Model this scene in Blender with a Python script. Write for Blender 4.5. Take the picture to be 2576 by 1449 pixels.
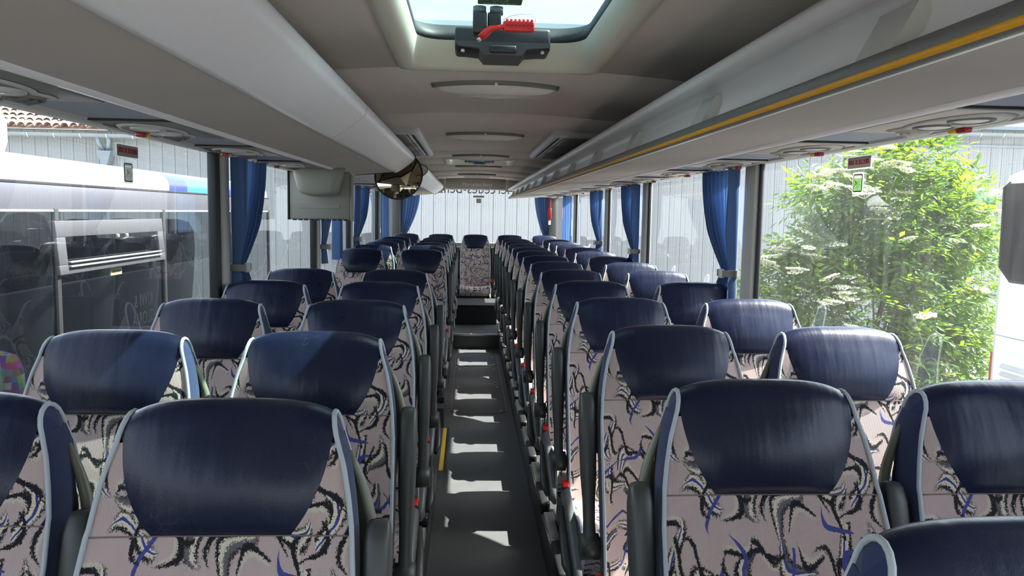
import bpy, bmesh, math, random
from math import sin, cos, pi, sqrt, exp, radians
from mathutils import Vector, Matrix
random.seed(7)
for o in list(bpy.data.objects):
    bpy.data.objects.remove(o, do_unlink=True)
scene = bpy.context.scene
col = scene.collection

# ------------------------------------------------------------------ camera, light, exposure
CAMZ = 1.62                       # camera height above the aisle floor
cam_d = bpy.data.cameras.new('camera')
cam_d.sensor_fit = 'HORIZONTAL'; cam_d.sensor_width = 36.0; cam_d.lens = 26.746
cam_d.clip_start = 0.05; cam_d.clip_end = 300
cam = bpy.data.objects.new('camera', cam_d); col.objects.link(cam)
R_, U_, F_ = Vector((0.998269, -0.056235, 0.017251)), Vector((-0.011623, 0.098924, 0.995027)), Vector((0.057661, 0.993505, -0.098099))
cam.matrix_world = Matrix(((R_.x, U_.x, -F_.x, -0.0997), (R_.y, U_.y, -F_.y, 0.0), (R_.z, U_.z, -F_.z, CAMZ), (0, 0, 0, 1)))
scene.camera = cam

SUN_EL, SUN_AZ = radians(51.5), radians(9.0)      # azimuth from +X, towards -Y
world = bpy.data.worlds.new('sky'); scene.world = world; world.use_nodes = True
wn = world.node_tree.nodes; wl = world.node_tree.links
bg = wn['Background']
sky = wn.new('ShaderNodeTexSky'); sky.sky_type = 'NISHITA'; sky.sun_disc = False
sky.sun_elevation = SUN_EL; sky.sun_rotation = pi / 2 - SUN_AZ
sky.air_density = 1.0; sky.dust_density = 2.5; sky.ozone_density = 1.0
hsv = wn.new('ShaderNodeHueSaturation'); hsv.inputs['Saturation'].default_value = 0.62
wl.new(sky.outputs[0], hsv.inputs['Color']); wl.new(hsv.outputs[0], bg.inputs['Color'])
bg.inputs['Strength'].default_value = 0.42
sun_d = bpy.data.lights.new('sun', 'SUN'); sun_d.energy = 13.5; sun_d.angle = radians(0.6); sun_d.color = (1.0, 0.95, 0.86)
sun = bpy.data.objects.new('sun', sun_d); col.objects.link(sun)
sd = Vector((cos(SUN_EL) * cos(SUN_AZ), cos(SUN_EL) * sin(SUN_AZ), sin(SUN_EL)))
sun.rotation_euler = sd.to_track_quat('Z', 'Y').to_euler(); sun.location = sd * 30
vs = scene.view_settings
vs.view_transform = 'Standard'; vs.look = 'None'; vs.gamma = 1.0; vs.use_curve_mapping = False
vs.exposure = 1.38

# ------------------------------------------------------------------ materials
MATS = {}
class NT:
    """tiny helper for node trees"""
    def __init__(s, name):
        s.m = bpy.data.materials.new(name); s.m.use_nodes = True
        s.t = s.m.node_tree; s.n = s.t.nodes; s.l = s.t.links
        s.b = s.n['Principled BSDF']; s.out = s.n['Material Output']
    def node(s, typ, **kw):
        nd = s.n.new(typ)
        for k, v in kw.items(): setattr(nd, k, v)
        return nd
    def put(s, sock, v):
        if hasattr(v, 'is_linked') or isinstance(v, bpy.types.NodeSocket): s.l.new(v, sock)
        elif v is not None: sock.default_value = v
    def math(s, op, a, b=None, c=None):
        nd = s.node('ShaderNodeMath', operation=op)
        s.put(nd.inputs[0], a)
        if b is not None: s.put(nd.inputs[1], b)
        if c is not None: s.put(nd.inputs[2], c)
        return nd.outputs[0]
    def mix(s, f, a, b, blend='MIX'):
        nd = s.node('ShaderNodeMix', data_type='RGBA', blend_type=blend)
        s.put(nd.inputs[0], f); s.put(nd.inputs[6], a); s.put(nd.inputs[7], b)
        return nd.outputs[2]
    def noise(s, vec, scale, detail=3, rough=0.5):
        nd = s.node('ShaderNodeTexNoise'); nd.inputs['Scale'].default_value = scale
        nd.inputs['Detail'].default_value = detail; nd.inputs['Roughness'].default_value = rough
        if vec is not None: s.l.new(vec, nd.inputs['Vector'])
        return nd.outputs['Fac']
    def ramp(s, f, a, b, c0=(0, 0, 0, 1), c1=(1, 1, 1, 1)):
        nd = s.node('ShaderNodeValToRGB'); s.put(nd.inputs[0], f)
        nd.color_ramp.elements[0].position = a; nd.color_ramp.elements[0].color = c0
        nd.color_ramp.elements[1].position = b; nd.color_ramp.elements[1].color = c1
        return nd.outputs[0]
    def objco(s):
        return s.node('ShaderNodeTexCoord').outputs['Object']
    def bump(s, h, strength=0.2, dist=0.01):
        nd = s.node('ShaderNodeBump'); nd.inputs['Strength'].default_value = strength
        nd.inputs['Distance'].default_value = dist; s.l.new(h, nd.inputs['Height'])
        s.l.new(nd.outputs[0], s.b.inputs['Normal'])
def c4(c): return (c[0], c[1], c[2], 1.0)

def mat(name, colr, rough=0.5, metal=0.0, var=0.08, nscale=18.0, bump=0.0, bscale=200.0, spec=0.5, sheen=0.0):
    """general procedural material: noise-varied colour and roughness, optional fine relief"""
    t = NT(name); co = t.objco()
    nz = t.noise(co, nscale, 4)
    lo = c4([x * (1 - var) for x in colr]); hi = c4([min(1, x * (1 + var)) for x in colr])
    t.put(t.b.inputs['Base Color'], t.mix(nz, lo, hi))
    t.b.inputs['Roughness'].default_value = rough; t.b.inputs['Metallic'].default_value = metal
    t.b.inputs['Specular IOR Level'].default_value = spec
    if sheen: t.b.inputs['Sheen Weight'].default_value = sheen
    if bump: t.bump(t.noise(co, bscale, 2), bump, 0.002)
    MATS[name] = t.m
    return t.m

def mat_glass(name, tint, ior=1.5, refl=1.0, haze=0.0, rough=0.0):
    t = NT(name); t.n.remove(t.b)
    tr = t.node('ShaderNodeBsdfTransparent'); tr.inputs[0].default_value = c4(tint)
    gl = t.node('ShaderNodeBsdfGlossy'); gl.inputs['Roughness'].default_value = rough
    ge = t.node('ShaderNodeNewGeometry'); dp = t.node('ShaderNodeVectorMath', operation='DOT_PRODUCT')
    t.l.new(ge.outputs['Incoming'], dp.inputs[0]); t.l.new(ge.outputs['Normal'], dp.inputs[1])
    cs = t.math('ABSOLUTE', dp.outputs['Value']); f0 = ((ior - 1) / (ior + 1)) ** 2
    fz = t.math('MULTIPLY_ADD', t.math('POWER', t.math('SUBTRACT', 1.0, cs), 5.0), 1 - f0, f0)
    mx = t.node('ShaderNodeMixShader')
    t.l.new(t.math('MULTIPLY', fz, refl), mx.inputs[0]); t.l.new(tr.outputs[0], mx.inputs[1]); t.l.new(gl.outputs[0], mx.inputs[2])
    last = mx.outputs[0]
    if haze:
        df = t.node('ShaderNodeBsdfTranslucent'); df.inputs[0].default_value = (0.9, 0.92, 0.95, 1)
        m2 = t.node('ShaderNodeMixShader')
        co = t.objco(); mp = t.node('ShaderNodeMapping'); mp.inputs['Scale'].default_value = (1, 9, 0.8)
        t.l.new(co, mp.inputs[0])
        t.l.new(t.math('MULTIPLY', t.noise(mp.outputs[0], 3, 4), haze), m2.inputs[0])
        t.l.new(last, m2.inputs[1]); t.l.new(df.outputs[0], m2.inputs[2]); last = m2.outputs[0]
    t.l.new(last, t.out.inputs[0])
    MATS[name] = t.m
    return t.m

def mat_leather():
    t = NT('navy_leather'); co = t.objco()
    oi = t.node('ShaderNodeObjectInfo')
    vadd = t.node('ShaderNodeVectorMath', operation='ADD'); t.l.new(co, vadd.inputs[0])
    sc = t.node('ShaderNodeCombineXYZ'); r10 = t.math('MULTIPLY', oi.outputs['Random'], 37.0)
    for i in range(3): t.l.new(r10, sc.inputs[i])
    t.l.new(sc.outputs[0], vadd.inputs[1]); p = vadd.outputs[0]
    n1 = t.noise(p, 9, 5, 0.6)
    base = t.mix(n1, (0.0045, 0.0075, 0.025, 1), (0.009, 0.014, 0.042, 1))
    base = t.mix(t.math('MULTIPLY', oi.outputs['Random'], 0.35), base, (0.012, 0.014, 0.022, 1))
    # fine wear scratches
    mp = t.node('ShaderNodeMapping'); mp.inputs['Scale'].default_value = (1.0, 1.0, 0.35); t.l.new(p, mp.inputs[0])
    vo = t.node('ShaderNodeTexVoronoi', feature='DISTANCE_TO_EDGE'); vo.inputs['Scale'].default_value = 26
    wv = t.node('ShaderNodeVectorMath', operation='ADD'); t.l.new(mp.outputs[0], wv.inputs[0])
    nz = t.node('ShaderNodeTexNoise'); nz.inputs['Scale'].default_value = 14; t.l.new(p, nz.inputs['Vector'])
    ms = t.node('ShaderNodeVectorMath', operation='SCALE'); ms.inputs['Scale'].default_value = 0.12
    t.l.new(nz.outputs['Color'], ms.inputs[0]); t.l.new(ms.outputs[0], wv.inputs[1]); t.l.new(wv.outputs[0], vo.inputs['Vector'])
    scr = t.math('MULTIPLY', t.ramp(vo.outputs['Distance'], 0.0, 0.02, (1, 1, 1, 1), (0, 0, 0, 1)), t.ramp(t.noise(p, 6, 3), 0.52, 0.7))
    base = t.mix(t.math('MULTIPLY', scr, 0.16), base, (0.16, 0.15, 0.13, 1))
    t.put(t.b.inputs['Base Color'], base)
    t.put(t.b.inputs['Roughness'], t.math('MULTIPLY_ADD', n1, 0.20, 0.21))
    t.b.inputs['Specular IOR Level'].default_value = 0.32
    # soft vertical wrinkles + grain
    mp2 = t.node('ShaderNodeMapping'); mp2.inputs['Scale'].default_value = (26, 4, 5); t.l.new(p, mp2.inputs[0])
    wr = t.noise(mp2.outputs[0], 1.0, 2)
    h = t.math('ADD', t.math('MULTIPLY', wr, 1.0), t.math('MULTIPLY', t.noise(p, 420, 2), 0.08))
    t.bump(h, 0.40, 0.006)
    MATS['navy_leather'] = t.m
mat_leather()

def mat_moquette():
    t = NT('swirl_moquette'); co = t.objco()
    sx = t.node('ShaderNodeSeparateXYZ'); t.l.new(co, sx.inputs[0])
    X = sx.outputs['X']; Z = t.math('SUBTRACT', sx.outputs['Z'], t.math('MULTIPLY', sx.outputs['Y'], 0.8))
    pxz = t.node('ShaderNodeCombineXYZ'); t.l.new(X, pxz.inputs[0]); t.l.new(Z, pxz.inputs[1]); P = pxz.outputs[0]
    rag = t.math('SUBTRACT', t.noise(P, 340, 3, 0.8), 0.5)
    rag2 = t.math('SUBTRACT', t.noise(P, 60, 2, 0.6), 0.5)
    base = t.mix(t.noise(P, 30, 3), (0.375, 0.288, 0.268, 1), (0.435, 0.334, 0.312, 1))
    def layer(scale, off, amp, freq, width, length):
        mp = t.node('ShaderNodeMapping'); mp.inputs['Scale'].default_value = (scale, scale, 1); mp.inputs['Location'].default_value = (off, off * 1.7, 0)
        t.l.new(P, mp.inputs[0])
        vo = t.node('ShaderNodeTexVoronoi', voronoi_dimensions='2D', feature='F1'); vo.inputs['Scale'].default_value = 1; vo.inputs['Randomness'].default_value = 0.7
        t.l.new(mp.outputs[0], vo.inputs['Vector'])
        d = t.node('ShaderNodeVectorMath', operation='SUBTRACT'); t.l.new(mp.outputs[0], d.inputs[0]); t.l.new(vo.outputs['Position'], d.inputs[1])
        ds = t.node('ShaderNodeSeparateXYZ'); t.l.new(d.outputs[0], ds.inputs[0]); dx, dy = ds.outputs[0], ds.outputs[1]
        cs = t.node('ShaderNodeSeparateColor'); t.l.new(vo.outputs['Color'], cs.inputs[0])
        ang = t.math('MULTIPLY', cs.outputs[0], 2 * pi)
        c, s_ = t.math('COSINE', ang), t.math('SINE', ang)
        lx = t.math('ADD', t.math('MULTIPLY', c, dx), t.math('MULTIPLY', s_, dy))
        ly = t.math('SUBTRACT', t.math('MULTIPLY', c, dy), t.math('MULTIPLY', s_, dx))
        ph = t.math('MULTIPLY', cs.outputs[1], 5.0)
        curve = t.math('MULTIPLY', t.math('SINE', t.math('MULTIPLY_ADD', lx, freq, ph)), amp)
        mid = t.math('MULTIPLY', t.math('SINE', ph), amp)
        s = t.math('SUBTRACT', ly, t.math('SUBTRACT', curve, mid))
        s = t.math('MULTIPLY_ADD', rag2, 0.10, s)
        q = t.math('DIVIDE', lx, length)
        w = t.math('MULTIPLY', t.math('MAXIMUM', t.math('SUBTRACT', 1.0, t.math('MULTIPLY', q, q)), 0.0), width)
        return s, w, cs.outputs[2]
    def band(s, lo, hi):        # 1 where lo < s < hi
        return t.math('MULTIPLY', t.math('GREATER_THAN', s, lo), t.math('LESS_THAN', s, hi))
    # layer A: full motif (cream body, black ragged edges, blue line)
    s, w, r = layer(12.2, 0.0, 0.23, 5.0, 0.165, 0.54)
    sr = t.math('MULTIPLY_ADD', rag, 0.34, s)
    cream = band(sr, t.math('MULTIPLY', w, -1.05), t.math('MULTIPLY', w, 0.95))
    grey = t.math('MULTIPLY', band(sr, t.math('MULTIPLY', w, -1.0), t.math('MULTIPLY', w, -0.15)), t.math('GREATER_THAN', r, 0.55))
    blk = band(sr, t.math('MULTIPLY', w, 0.55), t.math('MULTIPLY', w, 1.18))
    blk2 = band(sr, t.math('MULTIPLY', w, -1.3), t.math('MULTIPLY', w, -0.95))
    blue = t.math('MULTIPLY', band(s, t.math('MULTIPLY', w, -0.45), t.math('MULTIPLY', w, -0.05)), t.math('LESS_THAN', r, 0.75))
    colr = t.mix(cream, base, (0.56, 0.49, 0.39, 1))
    colr = t.mix(grey, colr, (0.11, 0.10, 0.105, 1))
    colr = t.mix(blue, colr, (0.045, 0.05, 0.20, 1))
    colr = t.mix(blk, colr, (0.012, 0.011, 0.013, 1)); colr = t.mix(blk2, colr, (0.012, 0.011, 0.013, 1))
    # layer B: single black strokes with a pale side
    s, w, r = layer(14.5, 3.37, 0.22, 5.6, 0.115, 0.50)
    sr = t.math('MULTIPLY_ADD', rag, 0.30, s)
    colr = t.mix(band(sr, t.math('MULTIPLY', w, -1.5), t.math('MULTIPLY', w, -0.4)), colr, (0.47, 0.40, 0.33, 1))
    colr = t.mix(band(sr, t.math('MULTIPLY', w, -0.55), t.math('MULTIPLY', w, 0.75)), colr, (0.013, 0.012, 0.014, 1))
    s, w, r = layer(12.0, 7.9, 0.22, 5.0, 0.085, 0.42)
    colr = t.mix(t.math('MULTIPLY', band(s, t.math('MULTIPLY', w, -0.6), t.math('MULTIPLY', w, 0.6)), t.math('GREATER_THAN', r, 0.25)), colr, (0.05, 0.055, 0.21, 1))
    s, w, r = layer(13.0, 11.3, 0.24, 5.2, 0.085, 0.48)
    sr = t.math('MULTIPLY_ADD', rag, 0.24, s)
    colr = t.mix(band(sr, t.math('MULTIPLY', w, -0.7), t.math('MULTIPLY', w, 0.7)), colr, (0.013, 0.012, 0.014, 1))
    t.put(t.b.inputs['Base Color'], colr)
    t.b.inputs['Roughness'].default_value = 0.9; t.b.inputs['Sheen Weight'].default_value = 0.15
    t.b.inputs['Specular IOR Level'].default_value = 0.15
    rib = t.math('SINE', t.math('MULTIPLY', X, 2 * pi / 0.0032))
    t.bump(rib, 0.25, 0.001)
    MATS['swirl_moquette'] = t.m
mat_moquette()

mat('navy_fabric', (0.013, 0.025, 0.080), 0.9, bump=0.2, bscale=700, spec=0.2, sheen=0.2)
mat('pale_piping', (0.40, 0.43, 0.455), 0.75, bump=0.25, bscale=500, spec=0.2)
mat('seam_thread', (0.17, 0.125, 0.115), 0.9)
mat('armrest_plastic', (0.040, 0.041, 0.038), 0.42, bump=0.12, bscale=900)
mat('shell_plastic', (0.16, 0.165, 0.115), 0.42)
mat('grey_plastic', (0.10, 0.105, 0.105), 0.4)
mat('black_plastic', (0.012, 0.012, 0.013), 0.45)
mat('dark_metal', (0.05, 0.05, 0.052), 0.4, metal=0.6)
mat('steel', (0.60, 0.60, 0.58), 0.35, metal=0.85)
mat('red_plastic', (0.55, 0.012, 0.010), 0.35)
mat('dark_red_plastic', (0.30, 0.010, 0.012), 0.3)
mat('yellow_plastic', (0.78, 0.50, 0.03), 0.4)
mat('yellow_strip', (0.72, 0.36, 0.01), 0.45)
mat('belt_webbing', (0.03, 0.03, 0.035), 0.8)
mat('ceiling_cloth', (0.50, 0.46, 0.425), 0.95, var=0.04, bump=0.25, bscale=800, spec=0.15)
mat('rack_cloth', (0.43, 0.40, 0.365), 0.95, var=0.06, nscale=4, bump=0.2, bscale=900, spec=0.15)
mat('rack_white', (0.80, 0.795, 0.80), 0.33, var=0.02)
mat('rack_trim', (0.47, 0.47, 0.475), 0.4, var=0.02)
mat('bracket_grey', (0.55, 0.55, 0.52), 0.45, var=0.02)
mat('track_grey', (0.15, 0.15, 0.145), 0.45)
mat('service_panel', (0.33, 0.365, 0.415), 0.85, var=0.04, bump=0.15, bscale=900, spec=0.2)
mat('service_beige', (0.50, 0.465, 0.415), 0.5, var=0.03)
mat('service_grey', (0.17, 0.167, 0.155), 0.45, var=0.03)
mat('lens_white', (0.75, 0.73, 0.68), 0.25, var=0.02)
mat('lamp_cover', (0.66, 0.62, 0.59), 0.35, var=0.04)
mat('monitor_grey', (0.24, 0.245, 0.215), 0.5, var=0.03, bump=0.1, bscale=900)
mat('hatch_cream', (0.62, 0.61, 0.50), 0.5, var=0.03)
mat('pillar_grey', (0.42, 0.42, 0.40), 0.6, var=0.05)
mat('pillar_dark', (0.09, 0.09, 0.082), 0.6)
mat('rubber', (0.012, 0.012, 0.012), 0.6)
mat('side_panel', (0.20, 0.205, 0.21), 0.8)
mat('podium_vinyl', (0.035, 0.037, 0.04), 0.55, bump=0.2, bscale=300)
mat('beige_plastic', (0.60, 0.53, 0.38), 0.6)
mat('white_paint', (0.80, 0.81, 0.82), 0.22, var=0.02)
mat('blue_paint', (0.025, 0.04, 0.26), 0.25, var=0.02)
mat('cyan_paint', (0.03, 0.30, 0.44), 0.25, var=0.05)
mat('coach_grey', (0.36, 0.36, 0.38), 0.45, var=0.03)
mat('coach_band', (0.085, 0.085, 0.10), 0.25, var=0.03)
mat('hopper_grey', (0.062, 0.061, 0.066), 0.4, var=0.03)
mat('privacy_glass', (0.006, 0.006, 0.007), 0.12, spec=0.08)
mat('hopper_rail', (0.16, 0.16, 0.165), 0.35)
mat('coach_interior', (0.03, 0.032, 0.035), 0.8)
mat('coach_seat', (0.035, 0.04, 0.05), 0.35)
def mat_film(name, colr):
    t = NT(name); base = t.mix(t.noise(t.objco(), 60, 2), c4([x * .93 for x in colr]), c4(colr))
    t.put(t.b.inputs['Base Color'], base); t.b.inputs['Roughness'].default_value = 0.6
    tl = t.node('ShaderNodeBsdfTranslucent'); t.put(tl.inputs[0], base)
    tp = t.node('ShaderNodeBsdfTransparent'); t.put(tp.inputs[0], base)
    m1 = t.node('ShaderNodeMixShader'); m1.inputs[0].default_value = 0.5; t.l.new(tl.outputs[0], m1.inputs[1]); t.l.new(tp.outputs[0], m1.inputs[2])
    mx = t.node('ShaderNodeMixShader'); mx.inputs[0].default_value = 0.6
    t.l.new(t.b.outputs[0], mx.inputs[1]); t.l.new(m1.outputs[0], mx.inputs[2]); t.l.new(mx.outputs[0], t.out.inputs[0])
    MATS[name] = t.m
mat_film('sticker_grey', (0.42, 0.38, 0.36)); mat_film('sticker_white', (0.86, 0.86, 0.84)); mat_film('sticker_green', (0.60, 0.82, 0.48))
mat('sticker_dark_green', (0.03, 0.10, 0.03), 0.5)
mat('red_print', (0.33, 0.02, 0.04), 0.6)
mat('black_print', (0.02, 0.02, 0.02), 0.6)
mat('green_print', (0.03, 0.30, 0.12), 0.6)
mat('letter_silver', (0.88, 0.86, 0.82), 0.4)
mat('letter_grey', (0.25, 0.27, 0.29), 0.6)
mat('letter_reflection', (0.075, 0.08, 0.085), 0.6)
mat('asphalt', (0.34, 0.32, 0.29), 0.95, var=0.25, nscale=30, bump=0.4, bscale=150)
mat('zinc', (0.20, 0.235, 0.26), 0.45, metal=0.3, var=0.1)
mat('roof_tile', (0.42, 0.29, 0.21), 0.9, var=0.45, nscale=9)
mat('bark', (0.12, 0.085, 0.05), 0.9)
mat('umbel', (0.74, 0.72, 0.50), 0.85, var=0.15, nscale=120, bump=0.6, bscale=160)
mat('louvre_grey', (0.45, 0.45, 0.44), 0.5)
mat_glass('side_glass', (0.74, 0.80, 0.81), 1.55, 1.3, haze=0.022)
mat_glass('rear_glass', (0.93, 0.96, 0.96), 1.5, 0.8)
mat_glass('hatch_glass', (0.34, 0.47, 0.46), 1.5, 1.0)
mat_glass('coach_glass', (0.35, 0.38, 0.38), 1.6, 1.3)
mat_glass('clear_film', (0.9, 0.92, 0.9), 1.3, 0.6)

def mat_mirror():
    t = NT('mirror_glass'); t.b.inputs['Metallic'].default_value = 1; t.b.inputs['Roughness'].default_value = 0.03
    t.put(t.b.inputs['Base Color'], t.mix(t.noise(t.objco(), 4, 2), (0.36, 0.31, 0.20, 1), (0.42, 0.37, 0.26, 1)))
    MATS['mirror_glass'] = t.m
mat_mirror()
def mat_curtain():
    t = NT('curtain_cloth'); co = t.objco()
    base = t.mix(t.noise(co, 6, 3), (0.065, 0.135, 0.30, 1), (0.095, 0.18, 0.37, 1))
    t.put(t.b.inputs['Base Color'], base); t.b.inputs['Roughness'].default_value = 0.75
    t.b.inputs['Sheen Weight'].default_value = 0.3
    tl = t.node('ShaderNodeBsdfTranslucent'); t.put(tl.inputs[0], base)
    mx = t.node('ShaderNodeMixShader'); mx.inputs[0].default_value = 0.35
    t.l.new(t.b.outputs[0], mx.inputs[1]); t.l.new(tl.outputs[0], mx.inputs[2]); t.l.new(mx.outputs[0], t.out.inputs[0])
    t.bump(t.noise(co, 500, 2), 0.15, 0.001)
    MATS['curtain_cloth'] = t.m
mat_curtain()
def mat_leaf():
    t = NT('leaf'); oi = t.node('ShaderNodeNewGeometry')
    r = oi.outputs['Random Per Island']
    base = t.mix(r, (0.030, 0.085, 0.012, 1), (0.11, 0.20, 0.025, 1))
    t.put(t.b.inputs['Base Color'], base); t.b.inputs['Roughness'].default_value = 0.45
    tl = t.node('ShaderNodeBsdfTranslucent'); t.put(tl.inputs[0], t.mix(r, (0.12, 0.27, 0.010, 1), (0.32, 0.47, 0.015, 1)))
    mx = t.node('ShaderNodeMixShader'); mx.inputs[0].default_value = 0.45
    t.l.new(t.b.outputs[0], mx.inputs[1]); t.l.new(tl.outputs[0], mx.inputs[2]); t.l.new(mx.outputs[0], t.out.inputs[0])
    MATS['leaf'] = t.m
mat_leaf()
def mat_floor():
    t = NT('aisle_vinyl'); co = t.objco()
    vo = t.node('ShaderNodeTexVoronoi'); vo.inputs['Scale'].default_value = 85; vo.inputs['Randomness'].default_value = 0.15
    t.l.new(co, vo.inputs['Vector'])
    wear = t.noise(co, 5, 5, 0.65)
    base = t.mix(wear, (0.055, 0.057, 0.060, 1), (0.10, 0.102, 0.102, 1))
    base = t.mix(t.ramp(vo.outputs['Distance'], 0.15, 0.45), t.mix(0.35, base, (0.14, 0.14, 0.135, 1)), base)
    t.put(t.b.inputs['Base Color'], base)
    t.put(t.b.inputs['Roughness'], t.math('MULTIPLY_ADD', wear, 0.25, 0.42))
    t.bump(vo.outputs['Distance'], 0.15, 0.002)
    MATS['aisle_vinyl'] = t.m
mat_floor()
def mat_clad():
    t = NT('metal_cladding'); co = t.objco()
    mp = t.node('ShaderNodeMapping'); mp.inputs['Scale'].default_value = (14, 14, 0.5); t.l.new(co, mp.inputs[0])
    st = t.noise(mp.outputs[0], 2, 4)
    base = t.mix(st, (0.215, 0.228, 0.235, 1), (0.265, 0.277, 0.282, 1))
    t.put(t.b.inputs['Base Color'], base); t.b.inputs['Roughness'].default_value = 0.55
    MATS['metal_cladding'] = t.m
mat_clad()
def mat_check():
    t = NT('checker_moquette'); co = t.objco()
    ch = t.node('ShaderNodeTexVoronoi'); ch.inputs['Scale'].default_value = 26; ch.inputs['Randomness'].default_value = 0.1
    t.l.new(co, ch.inputs['Vector'])
    hs = t.node('ShaderNodeHueSaturation'); hs.inputs['Saturation'].default_value = 1.4; hs.inputs['Value'].default_value = 0.16
    t.l.new(ch.outputs['Color'], hs.inputs['Color']); t.l.new(hs.outputs[0], t.b.inputs['Base Color'])
    t.b.inputs['Roughness'].default_value = 0.9
    MATS['checker_moquette'] = t.m
mat_check()

# ------------------------------------------------------------------ mesh helpers
class MB:
    """collects faces; build() links them as one mesh object"""
    def __init__(s): s.v = []; s.f = []; s.sm = []
    def add(s, verts, faces, smooth=False):
        o = len(s.v); s.v += [tuple(p) for p in verts]
        for f in faces: s.f.append([o + i for i in f]); s.sm.append(smooth)
        return s
    def box(s, x0, x1, y0, y1, z0, z1):
        v = [(x, y, z) for z in (z0, z1) for y in (y0, y1) for x in (x0, x1)]
        return s.add(v, [(0, 2, 3, 1), (4, 5, 7, 6), (0, 1, 5, 4), (2, 6, 7, 3), (0, 4, 6, 2), (1, 3, 7, 5)])
    def rbox(s, x0, x1, y0, y1, z0, z1, r=0.01, seg=2, M=None):
        bm = bmesh.new(); bmesh.ops.create_cube(bm, size=1)
        for v in bm.verts:
            v.co = Vector(((x0 + x1) / 2 + v.co.x * (x1 - x0), (y0 + y1) / 2 + v.co.y * (y1 - y0), (z0 + z1) / 2 + v.co.z * (z1 - z0)))
        bmesh.ops.bevel(bm, geom=list(bm.edges), offset=min(r, .49 * min(x1 - x0, y1 - y0, z1 - z0)), segments=seg, profile=0.5, affect='EDGES')
        if M is not None: bm.transform(M)
        bm.verts.index_update()
        s.add([v.co[:] for v in bm.verts], [[v.index for v in f.verts] for f in bm.faces], True); bm.free()
        return s
    def grid(s, rows, closed=False, smooth=True):
        n = len(rows[0]); v = [p for r in rows for p in r]; f = []
        for i in range(len(rows) - 1):
            for j in range(n if closed else n - 1):
                k = (j + 1) % n
                f.append((i * n + j, i * n + k, (i + 1) * n + k, (i + 1) * n + j))
        return s.add(v, f, smooth)
    def tube(s, pts, r, n=8, caps=True, closed=False):
        pts = [Vector(p) for p in pts]; rows = []; up = None
        rr = r if isinstance(r, (list, tuple)) else [r] * len(pts)
        for i, p in enumerate(pts):
            if closed: t = pts[(i + 1) % len(pts)] - pts[i - 1]
            else: t = pts[min(i + 1, len(pts) - 1)] - pts[max(i - 1, 0)]
            t.normalize()
            if up is None:
                up = Vector((0, 0, 1)) if abs(t.z) < 0.9 else Vector((1, 0, 0))
            a = (up - t * up.dot(t)).normalized(); b = t.cross(a); up = a
            rows.append([tuple(p + (a * cos(2 * pi * k / n) + b * sin(2 * pi * k / n)) * rr[i]) for k in range(n)])
        if closed: rows.append(rows[0])
        o = len(s.v); s.grid(rows, closed=True)
        if caps and not closed:
            s.f.append([o + k for k in range(n)][::-1]); s.sm.append(False)
            e = o + (len(rows) - 1) * n; s.f.append([e + k for k in range(n)]); s.sm.append(False)
        return s
    def cyl(s, p0, p1, r, n=16): return s.tube([p0, p1], r, n)
    def prism(s, poly, axis, a, b, smooth=False, caps=True):
        """poly: 2D points; axis 'x','y','z' extrude between a and b"""
        def P(q, h): return {'x': (h, q[0], q[1]), 'y': (q[0], h, q[1]), 'z': (q[0], q[1], h)}[axis]
        n = len(poly); o = len(s.v)
        s.v += [P(q, a) for q in poly] + [P(q, b) for q in poly]
        for i in range(n):
            j = (i + 1) % n; s.f.append([o + i, o + j, o + n + j, o + n + i]); s.sm.append(smooth)
        if caps:
            s.f.append([o + i for i in range(n)][::-1]); s.sm.append(False)
            s.f.append([o + n + i for i in range(n)]); s.sm.append(False)
        return s
    def sheet(s, poly, axis, a, b, smooth=True):
        """open profile extruded along an axis"""
        def P(q, h): return {'x': (h, q[0], q[1]), 'y': (q[0], h, q[1]), 'z': (q[0], q[1], h)}[axis]
        return s.grid([[P(q, a) for q in poly], [P(q, b) for q in poly]], smooth=smooth)
    def dome(s, c, rx, ry, h, nr=5, n=24, shape=None):
        """low dome hanging down from c (z grows downward by h)"""
        rows = []
        for i in range(nr + 1):
            k = sin(pi / 2 * i / nr); z = c[2] - h * sqrt(max(0, 1 - k * k))
            rows.append([(c[0] + rx * k * cos(2 * pi * j / n), c[1] + ry * k * sin(2 * pi * j / n), z) for j in range(n)])
        return s.grid(rows, closed=True)
    def mirror_x(s):
        s.v = [(-x, y, z) for x, y, z in s.v]; s.f = [f[::-1] for f in s.f]; return s
    def xform(s, M, start=0):
        s.v = s.v[:start] + [tuple(M @ Vector(p)) for p in s.v[start:]]; return s
    def mesh(s, name, m):
        me = bpy.data.meshes.new(name); me.from_pydata(s.v, [], s.f); me.validate(); me.update()
        me.polygons.foreach_set('use_smooth', s.sm[:len(me.polygons)] if len(s.sm) >= len(me.polygons) else [False] * len(me.polygons))
        me.materials.append(MATS[m]); return me
    def build(s, name, m, parent=None, loc=None):
        return obj(name, s.mesh(name, m), parent, loc)
def obj(name, me, parent=None, loc=None):
    o = bpy.data.objects.new(name, me); col.objects.link(o)
    if parent is not None: o.parent = parent
    if loc is not None: o.location = loc
    return o
def tag(o, label=None, cat=None, group=None, kind=None):
    for k, v in (('label', label), ('category', cat), ('group', group), ('kind', kind)):
        if v: o[k] = v
    return o
def empty(name, loc=(0, 0, 0), label=None, cat=None, group=None, kind=None):
    o = bpy.data.objects.new(name, None); col.objects.link(o); o.location = loc; o.empty_display_size = 0.1
    return tag(o, label, cat, group, kind)
def copy_tree(o, parent=None):
    c = o.copy(); col.objects.link(c); c.parent = parent
    for ch in KIDS.get(o.name, []): copy_tree(ch, c)
    return c
KIDS = {}
def remember(root):
    """note the children of a prototype before copying it"""
    for o in [root] + list(root.children_recursive): KIDS[o.name] = list(o.children)
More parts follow.
